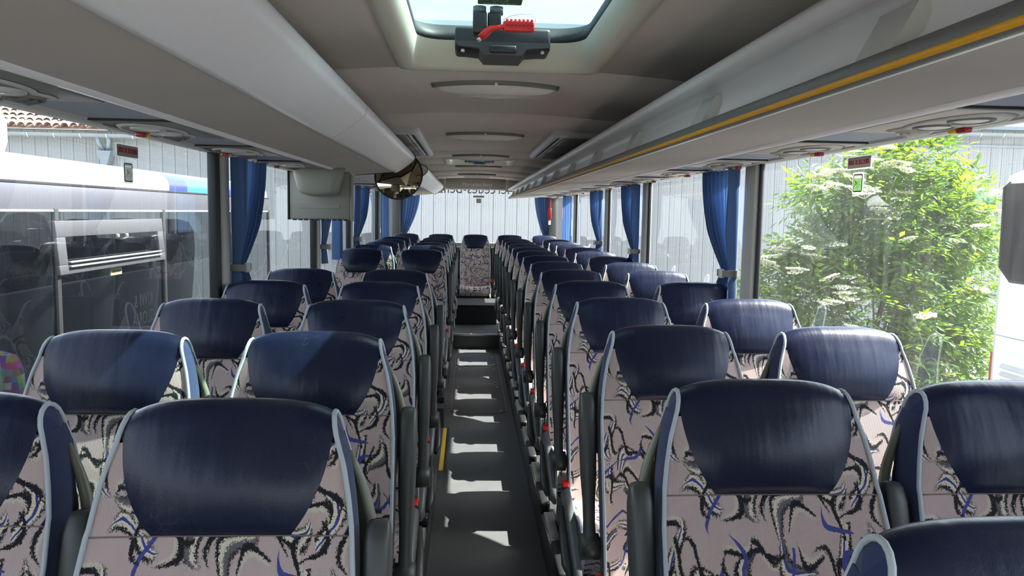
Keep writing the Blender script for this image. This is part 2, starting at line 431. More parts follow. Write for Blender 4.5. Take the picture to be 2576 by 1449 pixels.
def text_mesh(body, size, extrude=0.0, align='CENTER'):
    cu = bpy.data.curves.new('lettering', 'FONT'); cu.body = body; cu.size = size; cu.align_x = align; cu.align_y = 'CENTER'
    cu.extrude = extrude; cu.resolution_u = 3
    to = bpy.data.objects.new('lettering', cu); col.objects.link(to)
    dg = bpy.context.evaluated_depsgraph_get()
    me = bpy.data.meshes.new_from_object(to.evaluated_get(dg)); bpy.data.objects.remove(to); return me
def lettering(body, size, m, M, parent=None, name='lettering', sx=1.0):
    me = text_mesh(body, size, 0.0008); me.materials.clear(); me.materials.append(MATS[m])
    me.transform(M @ Matrix.Diagonal((sx, 1, 1, 1)))
    return obj(name, me, parent)
ORD = ['front', 'second', 'third', 'fourth', 'fifth', 'sixth', 'seventh', 'eighth', 'ninth', 'tenth', 'eleventh', 'twelfth', 'thirteenth', 'fourteenth']
def lerp(tab, x):
    for (a, p), (b, q) in zip(tab, tab[1:]):
        if x <= b: return p + (q - p) * max(0, (x - a)) / (b - a)
    return tab[-1][1]

# ------------------------------------------------------------------ the coach shell
Y0, Y1 = -1.3, 12.05
def struct(name, label, loc=(0, 0, 0)):
    return empty(name, loc, label, None, None, 'structure')
fl = struct('floor', 'dark speckled vinyl aisle floor with raised seat podiums and rear steps')
MB().box(-.30, .30, Y0, 8.98, -.06, 0).build('aisle_floor', 'aisle_vinyl', fl)
MB().box(.272, 1.232, Y0, 10.45, -.06, .15).build('podium', 'podium_vinyl', fl)
MB().box(-1.232, -.272, Y0, 4.66, -.06, .15).build('podium', 'podium_vinyl', fl)
MB().box(-1.232, -.272, 5.62, 10.45, -.06, .15).build('podium', 'podium_vinyl', fl)
MB().box(-1.2, -.80, 4.66, 5.62, -.62, -.56).build('stair_tread', 'podium_vinyl', fl)
MB().box(-.80, -.50, 4.66, 5.62, -.42, -.36).build('stair_tread', 'podium_vinyl', fl)
MB().box(-.50, -.272, 4.66, 5.62, -.20, -.14).build('stair_tread', 'podium_vinyl', fl)
for ya, yb in ((4.60, 4.66), (5.62, 5.68)):
    MB().box(-1.2, -.272, ya, yb, -.62, -.06).build('stair_side', 'podium_vinyl', fl)
MB().box(-.272, .272, 8.98, 9.79, 0, .17).build('rear_step', 'aisle_vinyl', fl)
MB().rbox(-.272, .272, 8.965, 9.01, .155, .178, .006).build('step_nosing', 'steel', fl)
MB().box(-.272, .272, 9.79, 10.45, .0, .42).build('rear_step', 'podium_vinyl', fl)
MB().box(-1.232, 1.232, 10.45, 12.0, .0, .42).build('rear_platform', 'podium_vinyl', fl)
MB().rbox(-.272, .272, 9.775, 9.815, .41, .427, .005).build('step_nosing', 'dark_metal', fl)
# yellow-edged stair opening
MB().rbox(-.272, -.245, 4.66, 5.60, -.01, .006, .003).build('yellow_edge', 'yellow_plastic', fl)
MB().rbox(-.240, -.228, 4.64, 5.62, -.01, .005, .002).build('edge_trim', 'black_plastic', fl)
def rrect(x0, x1, y0, y1, r, n=6):
    pts = []
    for cx, cy, a0 in ((x1 - r, y1 - r, 0), (x0 + r, y1 - r, 90), (x0 + r, y0 + r, 180), (x1 - r, y0 + r, 270)):
        for i in range(n + 1):
            a = radians(a0 + 90 * i / n); pts.append((cx + r * cos(a), cy + r * sin(a)))
    return pts
def ring(x0, x1, y0, y1, r, w, z0, z1):
    o = rrect(x0, x1, y0, y1, r); i = rrect(x0 + w, x1 - w, y0 + w, y1 - w, max(r - w, .004))
    rows = [[(p[0], p[1], z0) for p in o], [(p[0], p[1], z1) for p in o], [(p[0], p[1], z1) for p in i], [(p[0], p[1], z0) for p in i]]
    return MB().grid(rows, closed=True, smooth=False)
for ya, yb in ((6.03, 7.86), (7.93, 8.90)):
    ring(-.235, .235, ya, yb, .09, .012, -.002, .004).build('cover_frame', 'grey_plastic', fl)
    MB().prism(rrect(-.215, .215, ya + .02, yb - .02, .08), 'z', -.002, .003).build('cover_panel', 'aisle_vinyl', fl)
    for sx in (-.18, .18):
        for k in range(3):
            y = ya + .08 + (yb - ya - .16) * k / 2
            MB().cyl((sx, y, .002), (sx, y, .006), .012, 10).build('screw', 'steel', fl)

PIL = [(1.13, 1.29), (3.44, 3.60), (5.60, 5.75), (7.22, 7.36), (9.44, 9.58)]
WINS = [(Y0 + .05, 1.13), (1.29, 3.44), (3.60, 5.60), (5.75, 7.22), (7.36, 9.44), (9.58, 11.75)]
ZS, ZT = 0.87, 1.862
for side, s in (('left', -1), ('right', 1)):
    w = struct('wall_' + side, 'grey %s side wall of the coach with window pillars' % side)
    def bx(a, b, *r): return MB().rbox(min(s * a, s * b), max(s * a, s * b), *r)
    bx(1.232, 1.285, Y0, 4.64 if s < 0 else Y1, -.4, ZS, .01).build('lower_panel', 'side_panel', w)
    if s < 0: bx(1.232, 1.285, 5.64, Y1, -.4, ZS, .01).build('lower_panel', 'side_panel', w)
    if s < 0: bx(1.232, 1.285, 4.64, 5.64, -.7, .25, .01).build('door_panel', 'side_panel', w)
    bx(1.19, 1.27, Y0, Y1, ZT, 2.24, .01).build('header_panel', 'rack_trim', w)
    bx(1.228, 1.26, Y0, 11.7, ZS - .03, ZS + .01, .01).build('sill', 'pillar_grey', w)
    for ya, yb in PIL:
        # pillar leans in slightly towards the roof
        bx(1.2 if s < 0 else 1.212, 1.26, ya + (.055 if s < 0 else .02), yb, ZS, ZT + .01, .012).build('pillar', 'pillar_grey', w)
        bx(1.21 if s < 0 else 1.228, 1.25, ya, ya + (.058 if s < 0 else .022), ZS, ZT + .01, .006).build('window_seal', 'rubber', w)
    bx(1.15, 1.27, 11.75, Y1, ZS, ZT + .01, .02).build('corner_pillar', 'pillar_dark', w)
    bx(1.15, 1.27, Y0, Y0 + .06, ZS, ZT + .01, .02).build('corner_pillar', 'pillar_dark', w)
n_win = 0
for s in (-1, 1):
    for ya, yb in WINS:
        n_win += 1
        low = .25 if (s < 0 and ya == 3.60) else ZS
        g = MB().add([(s * 1.245, ya - .02, low), (s * 1.245, yb + .02, low), (s * 1.24, yb + .02, ZT + .02), (s * 1.24, ya - .02, ZT + .02)], [(0, 1, 2, 3)]).build('window_%d' % n_win, 'side_glass')
        tag(g, 'tinted fixed side window pane of the coach', None, None, 'structure')

wr = struct('wall_rear', 'rear wall of the coach with wide rear window and header')
MB().rbox(-1.2, 1.2, 12.0, 12.08, .42, 1.145, .01).build('lower_panel', 'side_panel', wr)
MB().rbox(-1.15, 1.15, 11.55, 12.0, 1.02, 1.06, .008).build('parcel_shelf', 'podium_vinyl', wr)
MB().rbox(-1.15, 1.15, 11.50, 11.55, 1.07, 1.10, .006).build('shelf_edge', 'beige_plastic', wr)
MB().rbox(-.455, .455, 11.58, 11.62, 1.965, 2.14, .012).build('header_panel', 'rack_cloth', wr)
for s in (-1, 1):
    MB().rbox(min(s * .46, s * 1.2), max(s * .46, s * 1.2), 11.70, 11.74, 1.94, 2.16, .01).build('header_panel', 'rack_cloth', wr)
    MB().rbox(min(s * 1.07, s * 1.2), max(s * 1.07, s * 1.2), 11.97, 12.05, 1.1, 2.0, .015).build('rear_pillar', 'pillar_dark', wr)
MB().rbox(-1.2, 1.2, 11.98, 12.06, 1.97, 2.24, .01).build('roof_end', 'rack_trim', wr)
lettering('Mercedes-Benz', .074, 'letter_silver', Matrix.Translation((.02, 11.577, 2.036)) @ Matrix.Rotation(pi / 2, 4, 'X'), wr, sx=.98)
n_win += 1
rw = MB().add([(-1.12, 12.025, 1.08), (1.12, 12.025, 1.08), (1.12, 12.025, 1.99), (-1.12, 12.025, 1.99)], [(0, 1, 2, 3)]).build('window_%d' % n_win, 'rear_glass')
tag(rw, 'wide clear rear window of the coach', None, None, 'structure')
lettering('Mercedes-Benz', .235, 'letter_grey', Matrix.Translation((.03, 12.012, 1.985)) @ Matrix.Rotation(pi / 2, 4, 'X') @ Matrix.Diagonal((-1, 1, 1, 1)), rw, sx=.84)
wf = struct('wall_front', 'front end of the coach with the windscreen')
MB().rbox(-1.27, 1.27, Y0 - .06, Y0, -.4, .95, .01).build('lower_panel', 'side_panel', wf)
MB().rbox(-1.27, 1.27, Y0 - .06, Y0, 1.66, 2.3, .01).build('header_panel', 'side_panel', wf)  # out of view; brought low to cut windscreen light on the seats
n_win += 1
tag(MB().add([(-1.25, Y0 - .03, .94), (1.25, Y0 - .03, .94), (1.25, Y0 - .03, 1.67), (-1.25, Y0 - .03, 1.67)], [(0, 1, 2, 3)]).build('window_%d' % n_win, 'rear_glass'), 'clear windscreen of the coach', None, None, 'structure')

ce = struct('ceiling', 'taupe cloth-lined coach ceiling in cross panels')
def cz(x): return 2.132 - .07 * x * x
seams = [Y0, 1.55, 2.76, 4.0, 5.2, 6.42, 7.18, 8.14, 9.35, 10.55, 11.72]
HATCH = [(1.72, 2.74), (7.24, 8.10)]
def ceil_panel(xa, xb, ya, yb):
    xs = [xa + (xb - xa) * i / 14 for i in range(15)]
    m = MB()
    m.grid([[(x, ya + .003, cz(x) + .012) for x in xs], [(x, ya + .006, cz(x)) for x in xs], [(x, yb - .006, cz(x)) for x in xs], [(x, yb - .003, cz(x) + .012) for x in xs]])
    m.build('ceiling_panel', 'ceiling_cloth', ce)
for ya, yb in zip(seams, seams[1:]):
    h = [q for q in HATCH if q[0] > ya and q[1] < yb]
    if h:
        ha, hb = h[0]
        ceil_panel(-1.15, -.335, ya, yb); ceil_panel(.335, 1.15, ya, yb)
        ceil_panel(-.335, .335, ya, ha); ceil_panel(-.335, .335, hb, yb)
    else: ceil_panel(-1.15, 1.15, ya, yb)
for xa, xb, ya, yb in ((-1.27, 1.27, Y0 - .05, 1.72), (-1.27, 1.27, 2.74, 7.24), (-1.27, 1.27, 8.10, Y1 + .03), (-1.27, -.335, 1.72, 2.74), (.335, 1.27, 1.72, 2.74), (-1.27, -.335, 7.24, 8.10), (.335, 1.27, 7.24, 8.10)):
    MB().box(xa, xb, ya, yb, 2.225, 2.285).build('roof_skin', 'white_paint', ce)

# ------------------------------------------------------------------ roof hatches
def hatch(ya, yb, lab):
    t = empty('roof_hatch', (0, (ya + yb) / 2, 2.13), lab, 'roof hatch')
    L = (yb - ya) / 2
    def lp(dx, dy, r, z): return [(p[0], p[1], z) for p in rrect(-.345 + dx, .345 - dx, -L - .01 + dy, L + .01 - dy, r)]
    rows = [lp(0, 0, .03, -.006 + .012), lp(.0, .0, .03, -.016), lp(.04, .04, .05, -.020), lp(.055, .06, .07, -.012), lp(.068, .13, .09, .062)]
    MB().grid(rows, closed=True).build('frame', 'hatch_cream', t)
    rows = [lp(.066, .125, .09, .060), lp(.070, .135, .10, .07), lp(.066, .115, .10, .095), lp(.05, .08, .1, .122)]
    MB().grid(rows, closed=True).build('gasket', 'rubber', t)
    (lambda q: MB().add([(p[0], p[1], .12) for p in q], [list(range(len(q)))]))(rrect(-.33, .33, -L + .01, L - .01, .09)).build('glass_lid', 'hatch_glass', t)
    b = MB().rbox(-.15, .15, L - .30, L - .17, -.004, .066, .010).build('latch_box', 'black_plastic', t)
    m = MB(); prof = [(-.147, .018), (-.140, .004), (-.075, -.002), (-.058, -.022), (.058, -.022), (.075, -.002), (.140, .004), (.147, .018)]
    m.prism(prof, 'y', L - .315, L - .15)
    m.build('latch_cover', 'armrest_plastic', b)
    MB().rbox(-.042, .042, L - .320, L - .30, -.016, .008, .005).build('pull_handle', 'black_plastic', b)
    for sx in (-1, 1): MB().cyl((sx * .125, L - .29, .0), (sx * .125, L - .29, -.010), .006, 8).build('knob', 'lens_white', b)
    return t
h1 = hatch(1.72, 2.74, 'cream-framed roof hatch with a red hammer hung under its glass')
hatch(7.24, 8.10, 'cream-framed roof hatch between rear ceiling lamps')
# sticker on the front hatch glass
st = empty('hatch_sticker', (-.015, 2.295, 2.2465), 'dark green emergency exit sticker on the roof hatch glass', 'sticker')
MB().prism(rrect(-.072, .072, -.13, .075, .01), 'z', -.0015, 0).build('backing', 'sticker_white', st)
MB().prism(rrect(-.066, .066, -.124, .069, .008), 'z', -.003, -.0015).build('print', 'sticker_dark_green', st)
m = MB()
def stroke(m, pts, w, z):
    for (x0, y0), (x1, y1) in zip(pts, pts[1:]):
        d = Vector((x1 - x0, y1 - y0)); d.normalize(); n = Vector((-d.y, d.x)) * w / 2
        m.add([(x0 + n.x, y0 + n.y, z), (x0 - n.x, y0 - n.y, z), (x1 - n.x, y1 - n.y, z), (x1 + n.x, y1 + n.y, z)], [(0, 1, 2, 3)])
for pts in ([(-.02, .0), (.02, .0), (.022, .035), (-.018, .035), (-.02, 0)], [(-.06, -.06), (-.03, -.02), (-.005, .02)], [(.06, -.05), (.03, -.01), (.02, .03), (.0, .045)], [(-.01, .035), (-.02, .05)], [(.01, .035), (.03, .05)], [(-.015, .01), (.018, .012)], [(-.015, .02), (.018, .022)]):
    stroke(m, pts, .0022, -.0035)
m.build('arrow_drawing', 'sticker_white', st)
lettering('issue de secours', .015, 'sticker_white', Matrix.Translation((0, .058, -.0034)) @ Matrix.Diagonal((-1, 1, 1, 1)), st, sx=1.0)
# emergency hammer
hm = empty('emergency_hammer', (-.01, 2.235, 2.152), 'red emergency hammer in a black bracket below the roof hatch', 'hammer')
MB().rbox(-.085, -.045, -.03, .02, -.03, .032, .006).build('bracket', 'black_plastic', hm)
b2 = MB().rbox(-.043, -.005, -.02, .02, -.008, .032, .004).build('clip_block', 'black_plastic', hm)
for k in range(3): MB().box(-.036 + k * .011, -.033 + k * .011, -.0215, -.019, -.002, .014).build('slot', 'rubber', b2)
for x in (-.066, -.018): MB().cyl((x, 0, .03), (x, 0, .05), .019, 18).build('mount_cap', 'grey_plastic', hm)
m = MB().tube([(-.062, -.036, -.044), (-.05, -.036, -.03), (-.035, -.036, -.018), (-.01, -.036, -.013), (.015, -.036, -.012)], [.011, .012, .01, .007, .008], 10)
m.build('hammer_neck', 'red_plastic', hm)
MB().cyl((-.07, -.036, -.052), (-.06, -.036, -.042), .006, 10).build('hammer_tip', 'steel', hm)
hd = MB().rbox(.0, .088, -.046, -.030, -.026, .004, .005).build('handle', 'red_plastic', hm)
for k in range(7): MB().rbox(.008 + k * .0115, .0155 + k * .0115, -.0495, -.028, -.010, .008, .001, 1).build('grip_rib', 'red_plastic', hd)
pts = [(.0, -.03, .008), (.02, -.03, .02), (.05, -.03, .026), (.08, -.03, .026), (.092, -.03, .018), (.09, -.03, .004)]
MB().tube(pts, .0009, 5).build('wire', 'steel', hm)

# ------------------------------------------------------------------ ceiling lamps and vents
def lamp(y, lab):
    t = empty('ceiling_lamp', (0, y, cz(0)), lab, 'ceiling lamp', 'lens-shaped ceiling lamps along the aisle')
    W, D = .243, .15
    def outline(k, n=24):
        pts = []
        for i in range(n + 1):
            u = -1 + 2 * i / n; pts.append((u * W * k, -D * k * .45 * (1 - abs(u) ** 2.2)))
        for i in range(1, n):
            u = 1 - 2 * i / n; pts.append((u * W * k, D * k * 1.15 * (1 - abs(u) ** 1.9)))
        return pts
    def zc(p): return -.07 * p[0] * p[0]
    rows = [[(p[0], p[1], zc(p) - d) for p in outline(k)] for k, d in ((1.05, -.004), (1.05, .008), (1.035, .018), (.985, .018))]
    MB().grid(rows, closed=True).build('rim', 'service_grey', t)  # dark grey stands in for the shaded recess around the lens
    rows = [[(p[0], p[1], zc(p) - d) for p in outline(k)] for k, d in ((.99, .012), (.97, .022), (.85, .034), (.6, .044), (.3, .050), (.02, .051))]
    c = MB().grid(rows, closed=True).build('diffuser', 'lamp_cover', t)
    for k in (-.03, .0, .03): MB().tube([(x / 20 * .17, k, zc((x / 20 * .17, 0)) - .0515 + .05 * (x / 20 * .17) ** 2 * 3) for x in range(-20, 21, 4)], .0016, 5).build('rib', 'rack_trim', c)
    MB().rbox(-.006, .006, -.076, -.056, -.024, -.010, .002).build('clip', 'lens_white', t)
for i, y in enumerate((3.09, 5.0, 6.86, 8.42, 10.2)):
    lamp(y, ['lens-shaped ceiling lamp just behind the front roof hatch', 'lens-shaped ceiling lamp between the two ceiling air grilles', 'lens-shaped ceiling lamp just ahead of the rear roof hatch', 'lens-shaped ceiling lamp just behind the rear roof hatch', 'rearmost lens-shaped ceiling lamp next to the lettered header'][i])
def vent(s, lab):
    t = empty('ceiling_grille', (s * .56, 5.55, cz(.56)), lab, 'air grille')
    x0, x1, y0, y1 = -.16, .2, -.93, .93
    def lp(d, z): return [(s * p[0], p[1], z) for p in rrect(x0 + d, x1 - d, y0 + d, y1 - d, .05)]
    MB().grid([lp(0, .01), lp(0, -.02), lp(.025, -.035), lp(.04, -.03), lp(.045, -.008)], closed=True).build('frame', 'rack_trim', t)
    MB().prism([(s * p[0], p[1]) for p in rrect(x0 + .04, x1 - .04, y0 + .04, y1 - .04, .03)], 'z', -.012, .0).build('backing', 'black_plastic', t)
    for k in range(3):
        ya, yb = y0 + .06 + k * .58, y0 + .06 + k * .58 + .565
        p = MB().rbox(min(s * (x0 + .085), s * (x1 - .02)), max(s * (x0 + .085), s * (x1 - .02)), ya, yb, -.035, -.018, .008).build('grille_panel', 'service_grey', t)
        MB().rbox(min(s * (x0 + .06), s * (x0 + .08)), max(s * (x0 + .06), s * (x0 + .08)), ya, yb, -.03, -.016, .004).build('slat', 'rack_trim', p)
vent(-1, 'grey rectangular ceiling air grille above the round mirror side')
vent(1, 'dark rectangular ceiling air grille beside the yellow-striped rack')

# ------------------------------------------------------------------ luggage racks
def rack_common(t, s, ya, yb, y0):
    sh = lambda poly: [(s * x, z) for x, z in poly]
    MB().sheet(sh([(1.195, 1.872), (1.17, 1.866), (.93, 1.866)]), 'y', ya - y0, yb - y0, False).build('service_strip', 'service_panel', t)
    MB().sheet(sh([(1.205, 1.868), (1.2, 1.858), (1.175, 1.858), (1.17, 1.868)]), 'y', ya - y0, yb - y0, False).build('window_trim', 'pillar_grey', t)
    MB().sheet(sh([(.935, 1.868), (.932, 1.858), (.912, 1.856), (.904, 1.866)]), 'y', ya - y0, yb - y0, True).build('edge_trim', 'rack_white', t)
WL = [(.628, 1.896), (.622, 1.886), (.605, 1.892), (.58, 1.907), (.55, 1.928), (.52, 1.952), (.500, 1.968), (.488, 1.983), (.484, 2.0), (.49, 2.017), (.51, 2.032), (.56, 2.048), (.66, 2.066), (.85, 2.08)]
def rack_left(ya, yb, lab):
    y0 = (ya + yb) / 2
    t = empty('luggage_rack', (0, y0, 0), lab, 'luggage rack')
    s = -1; rack_common(t, s, ya, yb, y0)
    MB().sheet([(-x, z) for x, z in [(.905, 1.866), (.78, 1.880), (.628, 1.893)]], 'y', ya - y0, yb - y0).build('cloth_panel', 'rack_cloth', t)
    cuts = [ya] + [y for y in (2.92,) if ya < y < yb] + [yb]
    for a, b in zip(cuts, cuts[1:]):
        MB().sheet([(-x, z) for x, z in WL], 'y', a - y0 + (.002 if a != ya else 0), b - y0 - .002).build('white_cover', 'rack_white', t)
    poly = [(-x, z) for x, z in [(.93, 1.868), (.78, 1.882)] + WL + [(.93, 2.08)]]
    for yy in (ya, yb):
        c = MB().prism(poly, 'y', yy - y0 - .008, yy - y0 + .008).build('end_cap', 'rack_trim', t)
        MB().tube([(x, yy - y0 + .002, z) for x, z in poly[:-1]], .007, 6).build('edge_bead', 'rubber', c)
    return t
rack_left(Y0 + .02, 5.46, 'closed white luggage rack ending at the round mirror')
rack_left(7.05, 11.68, 'closed white luggage rack running from the mirror to the rear window')
dt = empty('wall_duct', (0, 6.25, 0), 'narrow grey duct above the door window behind the monitor', 'duct')
MB().prism([(-1.195, 1.862), (-.93, 1.862), (-.86, 1.90), (-.84, 1.95), (-.88, 2.0), (-1.195, 2.03)], 'y', -.74, .74).build('duct_body', 'rack_trim', dt)
MB().tube([(x, .745, z) for x, z in [(-1.19, 1.862), (-.93, 1.862), (-.86, 1.90), (-.84, 1.95), (-.88, 2.0)]], .008, 6).build('edge_bead', 'rubber', dt)

t = empty('luggage_rack', (0, 5.2, 0), 'open luggage rack with a yellow stripe and grey brackets', 'luggage rack')
ra, rb = Y0 + .02 - 5.2, 11.68 - 5.2
rack_common(t, 1, ra, rb, 0)
MB().sheet([(.905, 1.866), (.75, 1.853), (.535, 1.837)], 'y', ra, rb).build('cloth_panel', 'rack_cloth', t)
MB().sheet([(.537, 1.838), (.533, 1.834), (.524, 1.834), (.521, 1.838)], 'y', ra, rb).build('white_bead', 'rack_white', t)
tr = MB().sheet([(.523, 1.836), (.510, 1.829), (.503, 1.832), (.499, 1.845), (.500, 1.860), (.506, 1.865), (.512, 1.862), (.52, 1.872), (.535, 1.872)], 'y', ra, rb).build('handrail_track', 'track_grey', t)
MB().sheet([(.5035, 1.834), (.4995, 1.835), (.4975, 1.8435), (.500, 1.8445)], 'y', ra, rb).build('yellow_stripe', 'yellow_strip', tr)
MB().sheet([(.53, 1.870), (.55, 1.878), (.568, 1.898), (.576, 1.925), (.570, 1.948), (.553, 1.962), (.535, 1.962)], 'y', ra, rb).build('white_back', 'rack_white', t)
MB().sheet([(.55, 1.965), (.525, 1.957), (.505, 1.957), (.493, 1.966), (.490, 1.978), (.498, 1.992), (.52, 2.0), (.62, 2.01), (.9, 2.02)], 'y', ra, rb).build('white_nose', 'rack_white', t)
for k in range(12):
    y = 1.18 + .93 * k - 5.2
    pr = [(.521, 1.868), (.556, 1.944), (.585, 1.944), (.58, 1.90), (.555, 1.872)]
    m = MB(); n = len(pr)
    a = [(p[0], y - .055 - (p[1] - 1.868) * .15, p[1]) for p in pr]; b = [(p[0], y + .055 - (p[1] - 1.868) * .15, p[1]) for p in pr]
    m.add(a + b, [[i, (i + 1) % n, n + (i + 1) % n, n + i] for i in range(n)] + [list(range(n))[::-1], list(range(n, 2 * n))])
    m.build('bracket', 'bracket_grey', t)
c = MB().prism([(.93, 1.868), (.75, 1.855), (.535, 1.838), (.499, 1.845), (.503, 1.865), (.535, 1.872), (.60, 1.90), (.6, 1.95), (.55, 1.957), (.505, 1.957), (.49, 1.978), (.52, 2.0), (.9, 2.02)], 'y', rb, rb + .012).build('end_cap', 'rack_white', t)

# ------------------------------------------------------------------ overhead service units
def make_service(s):
    t = empty('service_unit')
    mt, mp = ('service_grey', 'service_grey') if s < 0 else ('service_beige', 'service_beige')  # left units coloured grey instead of beige to paint in the dimmer light
    MB().rbox(min(s * -.13, s * .10), max(s * -.13, s * .10), -.24, .22, -.008, .0, .003).build('mount_plate', mp, t)
    MB().box(min(s * -.13, s * .10), max(s * -.13, s * .10), -.262, -.246, -.006, .0).build('plate_gap', 'rubber', t)
    def hwid(y, k=1.0):
        a = max(0, 1 - ((y + .05) / (.165 * k)) ** 2); b = max(0, 1 - ((y - .12) / (.085 * k)) ** 2)
        return max(.085 * sqrt(a), .062 * sqrt(b), 0.0)
    def loop(k, z):
        ys = [-.05 - .165 * k + (.37 * k) * (1 - cos(pi * i / 28)) / 2 for i in range(29)]
        L = [(s * (hwid(y, k) * k), y, z) for y in ys]; Rr = [(-s * (hwid(y, k) * k) * .95, y, z) for y in ys[::-1]]
        return L + Rr
    MB().grid([loop(1.03, -.005), loop(1.03, -.009), loop(.97, -.014), loop(.9, -.014)], closed=True).build('bezel', 'rack_trim' if s < 0 else 'service_beige', t)
    MB().grid([loop(1.075, -.0084), loop(1.03, -.0086)], closed=True).build('bezel_shadow_gap', 'black_plastic', t)  # thin black outline painted in as the shadow gap round the bezel
    lp = loop(.92, -.013); n = len(lp)
    b = MB().add(lp + [(p[0], p[1], -.004) for p in lp], [list(range(n))[::-1]]).build('body', mt, t)
    for yc in (-.125, .015):
        d = MB().grid([[(.045 * k * cos(2 * pi * j / 20) - s * .012, yc + .052 * k * sin(2 * pi * j / 20), z) for j in range(20)] for k, z in ((1.08, -.013), (1.04, -.018), (.96, -.018), (.9, -.013))], closed=True).build('lamp_ring', 'rack_trim' if s < 0 else 'service_grey', t)
        MB().dome((-s * .012, yc, -.0135), .038, .044, .006, 4, 18).build('reading_lamp', 'lens_white' if s < 0 else 'lamp_cover', d)
    v = MB().grid([[(.04 * k * cos(2 * pi * j / 20), .125 + .05 * k * sin(2 * pi * j / 20), z) for j in range(20)] for k, z in ((1.05, -.013), (1.0, -.019), (.88, -.017), (.8, -.013))], closed=True).build('nozzle_ring', mt, t)
    for q in (-.018, .02):
        MB().tube([(-.022, .125 + q, -.014), (0, .125 + q, -.020), (.022, .125 + q, -.014)], .008, 8).build('air_flap', 'grey_plastic' if s < 0 else mt, v)
    MB().cyl((0, -.055, -.012), (0, -.055, -.018), .014, 14).build('round_switch', mt, t)
    MB().rbox(min(s * .058, s * .082), max(s * .058, s * .082), .004, .040, -.026, -.010, .005).build('call_button', 'dark_red_plastic', t)
    MB().rbox(min(s * .058, s * .082), max(s * .058, s * .082), .046, .074, -.024, -.010, .005).build('light_button', 'yellow_plastic', t)
    gp = [(s * .085, -.2), (s * .088, .2), (s * .105, .12), (s * .115, 0), (s * .105, -.12)]
    MB().prism(gp, 'z', -.012, -.004).build('speaker_grille', mt, t)
    if s > 0:
        pass
    return t
for s, ys in ((-1, (1.63, 2.50, 3.34, 4.22, 7.3, 8.1, 8.9, 9.7, 10.5)), (1, (1.86, 2.66, 3.48, 4.3, 5.1, 5.9, 6.7, 7.5, 8.3, 9.1, 9.9, 10.7))):
    pr = make_service(s); remember(pr)
    for i, y in enumerate(ys):
        o = pr if i == 0 else copy_tree(pr)
        o.location = (s * 1.075, y, 1.866)
        sd_ = 'closed white rack' if s < 0 else 'yellow-striped rack'
        tag(o, 'lamp and air unit, %s from the front under the %s' % (ORD[i] if i else 'first', sd_), 'overhead unit', 'overhead units under the ' + sd_)

# ------------------------------------------------------------------ monitor, mirror, stickers
mo = empty('ceiling_monitor', (-1.005, 4.72, 1.865), 'grey fold-down monitor seen from behind, hung under the closed rack', 'monitor')
MB().rbox(-.185, .185, -.012, .028, -.305, -.015, .01).build('housing', 'monitor_grey', mo)
MB().rbox(-.192, -.183, -.02, .032, -.308, -.012, .003).build('side_edge', 'black_plastic', mo)
MB().rbox(.183, .198, -.015, .05, -.312, -.03, .004).build('side_edge', 'monitor_grey', mo)
m = MB(); rows = []
for i in range(9):
    d = [0, .022, .05, .075, .092, .10, .104, .105, .105][i]; k = [1, .995, .97, .94, .9, .8, .6, .35, .002][i]
    ol = [(-.155, 0), (-.145, -.06), (-.13, -.115), (-.122, -.145), (-.10, -.163), (-.05, -.174), (0, -.177), (.05, -.174), (.10, -.163), (.122, -.145), (.13, -.115), (.145, -.06), (.155, 0)]
    rows.append([(p[0] * k, -.012 - d, -.075 + (p[1] + .075) * k + .012 * (1 - 0)) for p in ol])
MB().grid(rows, closed=True).build('rear_bulge', 'monitor_grey', mo)
o_ = rrect(-.135, .125, -.243, -.205, .008); i_ = rrect(-.128, .118, -.236, -.212, .006)
MB().grid([[(p[0], -.0125, p[1]) for p in o_], [(p[0], -.008, p[1]) for p in o_], [(p[0], -.005, p[1]) for p in i_]], closed=True).build('recess_edge', 'rack_trim', mo)
MB().prism(i_, 'y', -.016, -.0115).build('recess_plate', 'monitor_grey', mo)
for k in range(10): MB().rbox(-.165 + k * .034, -.142 + k * .034, -.014, .02, -.311, -.302, .003).build('vent_slot', 'lens_white' if k % 1 else 'black_plastic', mo)
MB().rbox(-.05, .05, -.02, .03, -.03, .01, .008).build('hinge', 'grey_plastic', mo)

mi = empty('round_mirror', (-.61, 5.58, 1.875), 'large round convex mirror at the end of the closed rack', 'mirror')
M = Matrix.Rotation(radians(-8), 4, 'Z') @ Matrix.Rotation(radians(78), 4, 'X')
rows = [[(.172 * sin(a) / sin(.5) * cos(2 * pi * j / 48), .172 * sin(a) / sin(.5) * sin(2 * pi * j / 48), .34 * (cos(a) - cos(.5))) for j in range(48)] for a in [.5 * i / 10 for i in range(10, -1, -1)]]
mm = MB().grid(rows, closed=True); mm.xform(M); mm.build('mirror_face', 'mirror_glass', mi)
mm = MB().tube([(.173 * cos(2 * pi * j / 48), .173 * sin(2 * pi * j / 48), 0) for j in range(48)], .006, 8, closed=True); mm.xform(M); mm.build('rim', 'rubber', mi)
mm = MB().grid([[(.172 * k * cos(2 * pi * j / 32), .172 * k * sin(2 * pi * j / 32), z) for j in range(32)] for k, z in ((1, -.002), (.9, -.03), (.5, -.05), (.01, -.052))], closed=True); mm.xform(M); mm.build('back_shell', 'black_plastic', mi)
MB().tube([(0, .04, .01), (-.02, .10, .06), (-.05, .12, .16)], .012, 8).build('arm', 'black_plastic', mi)

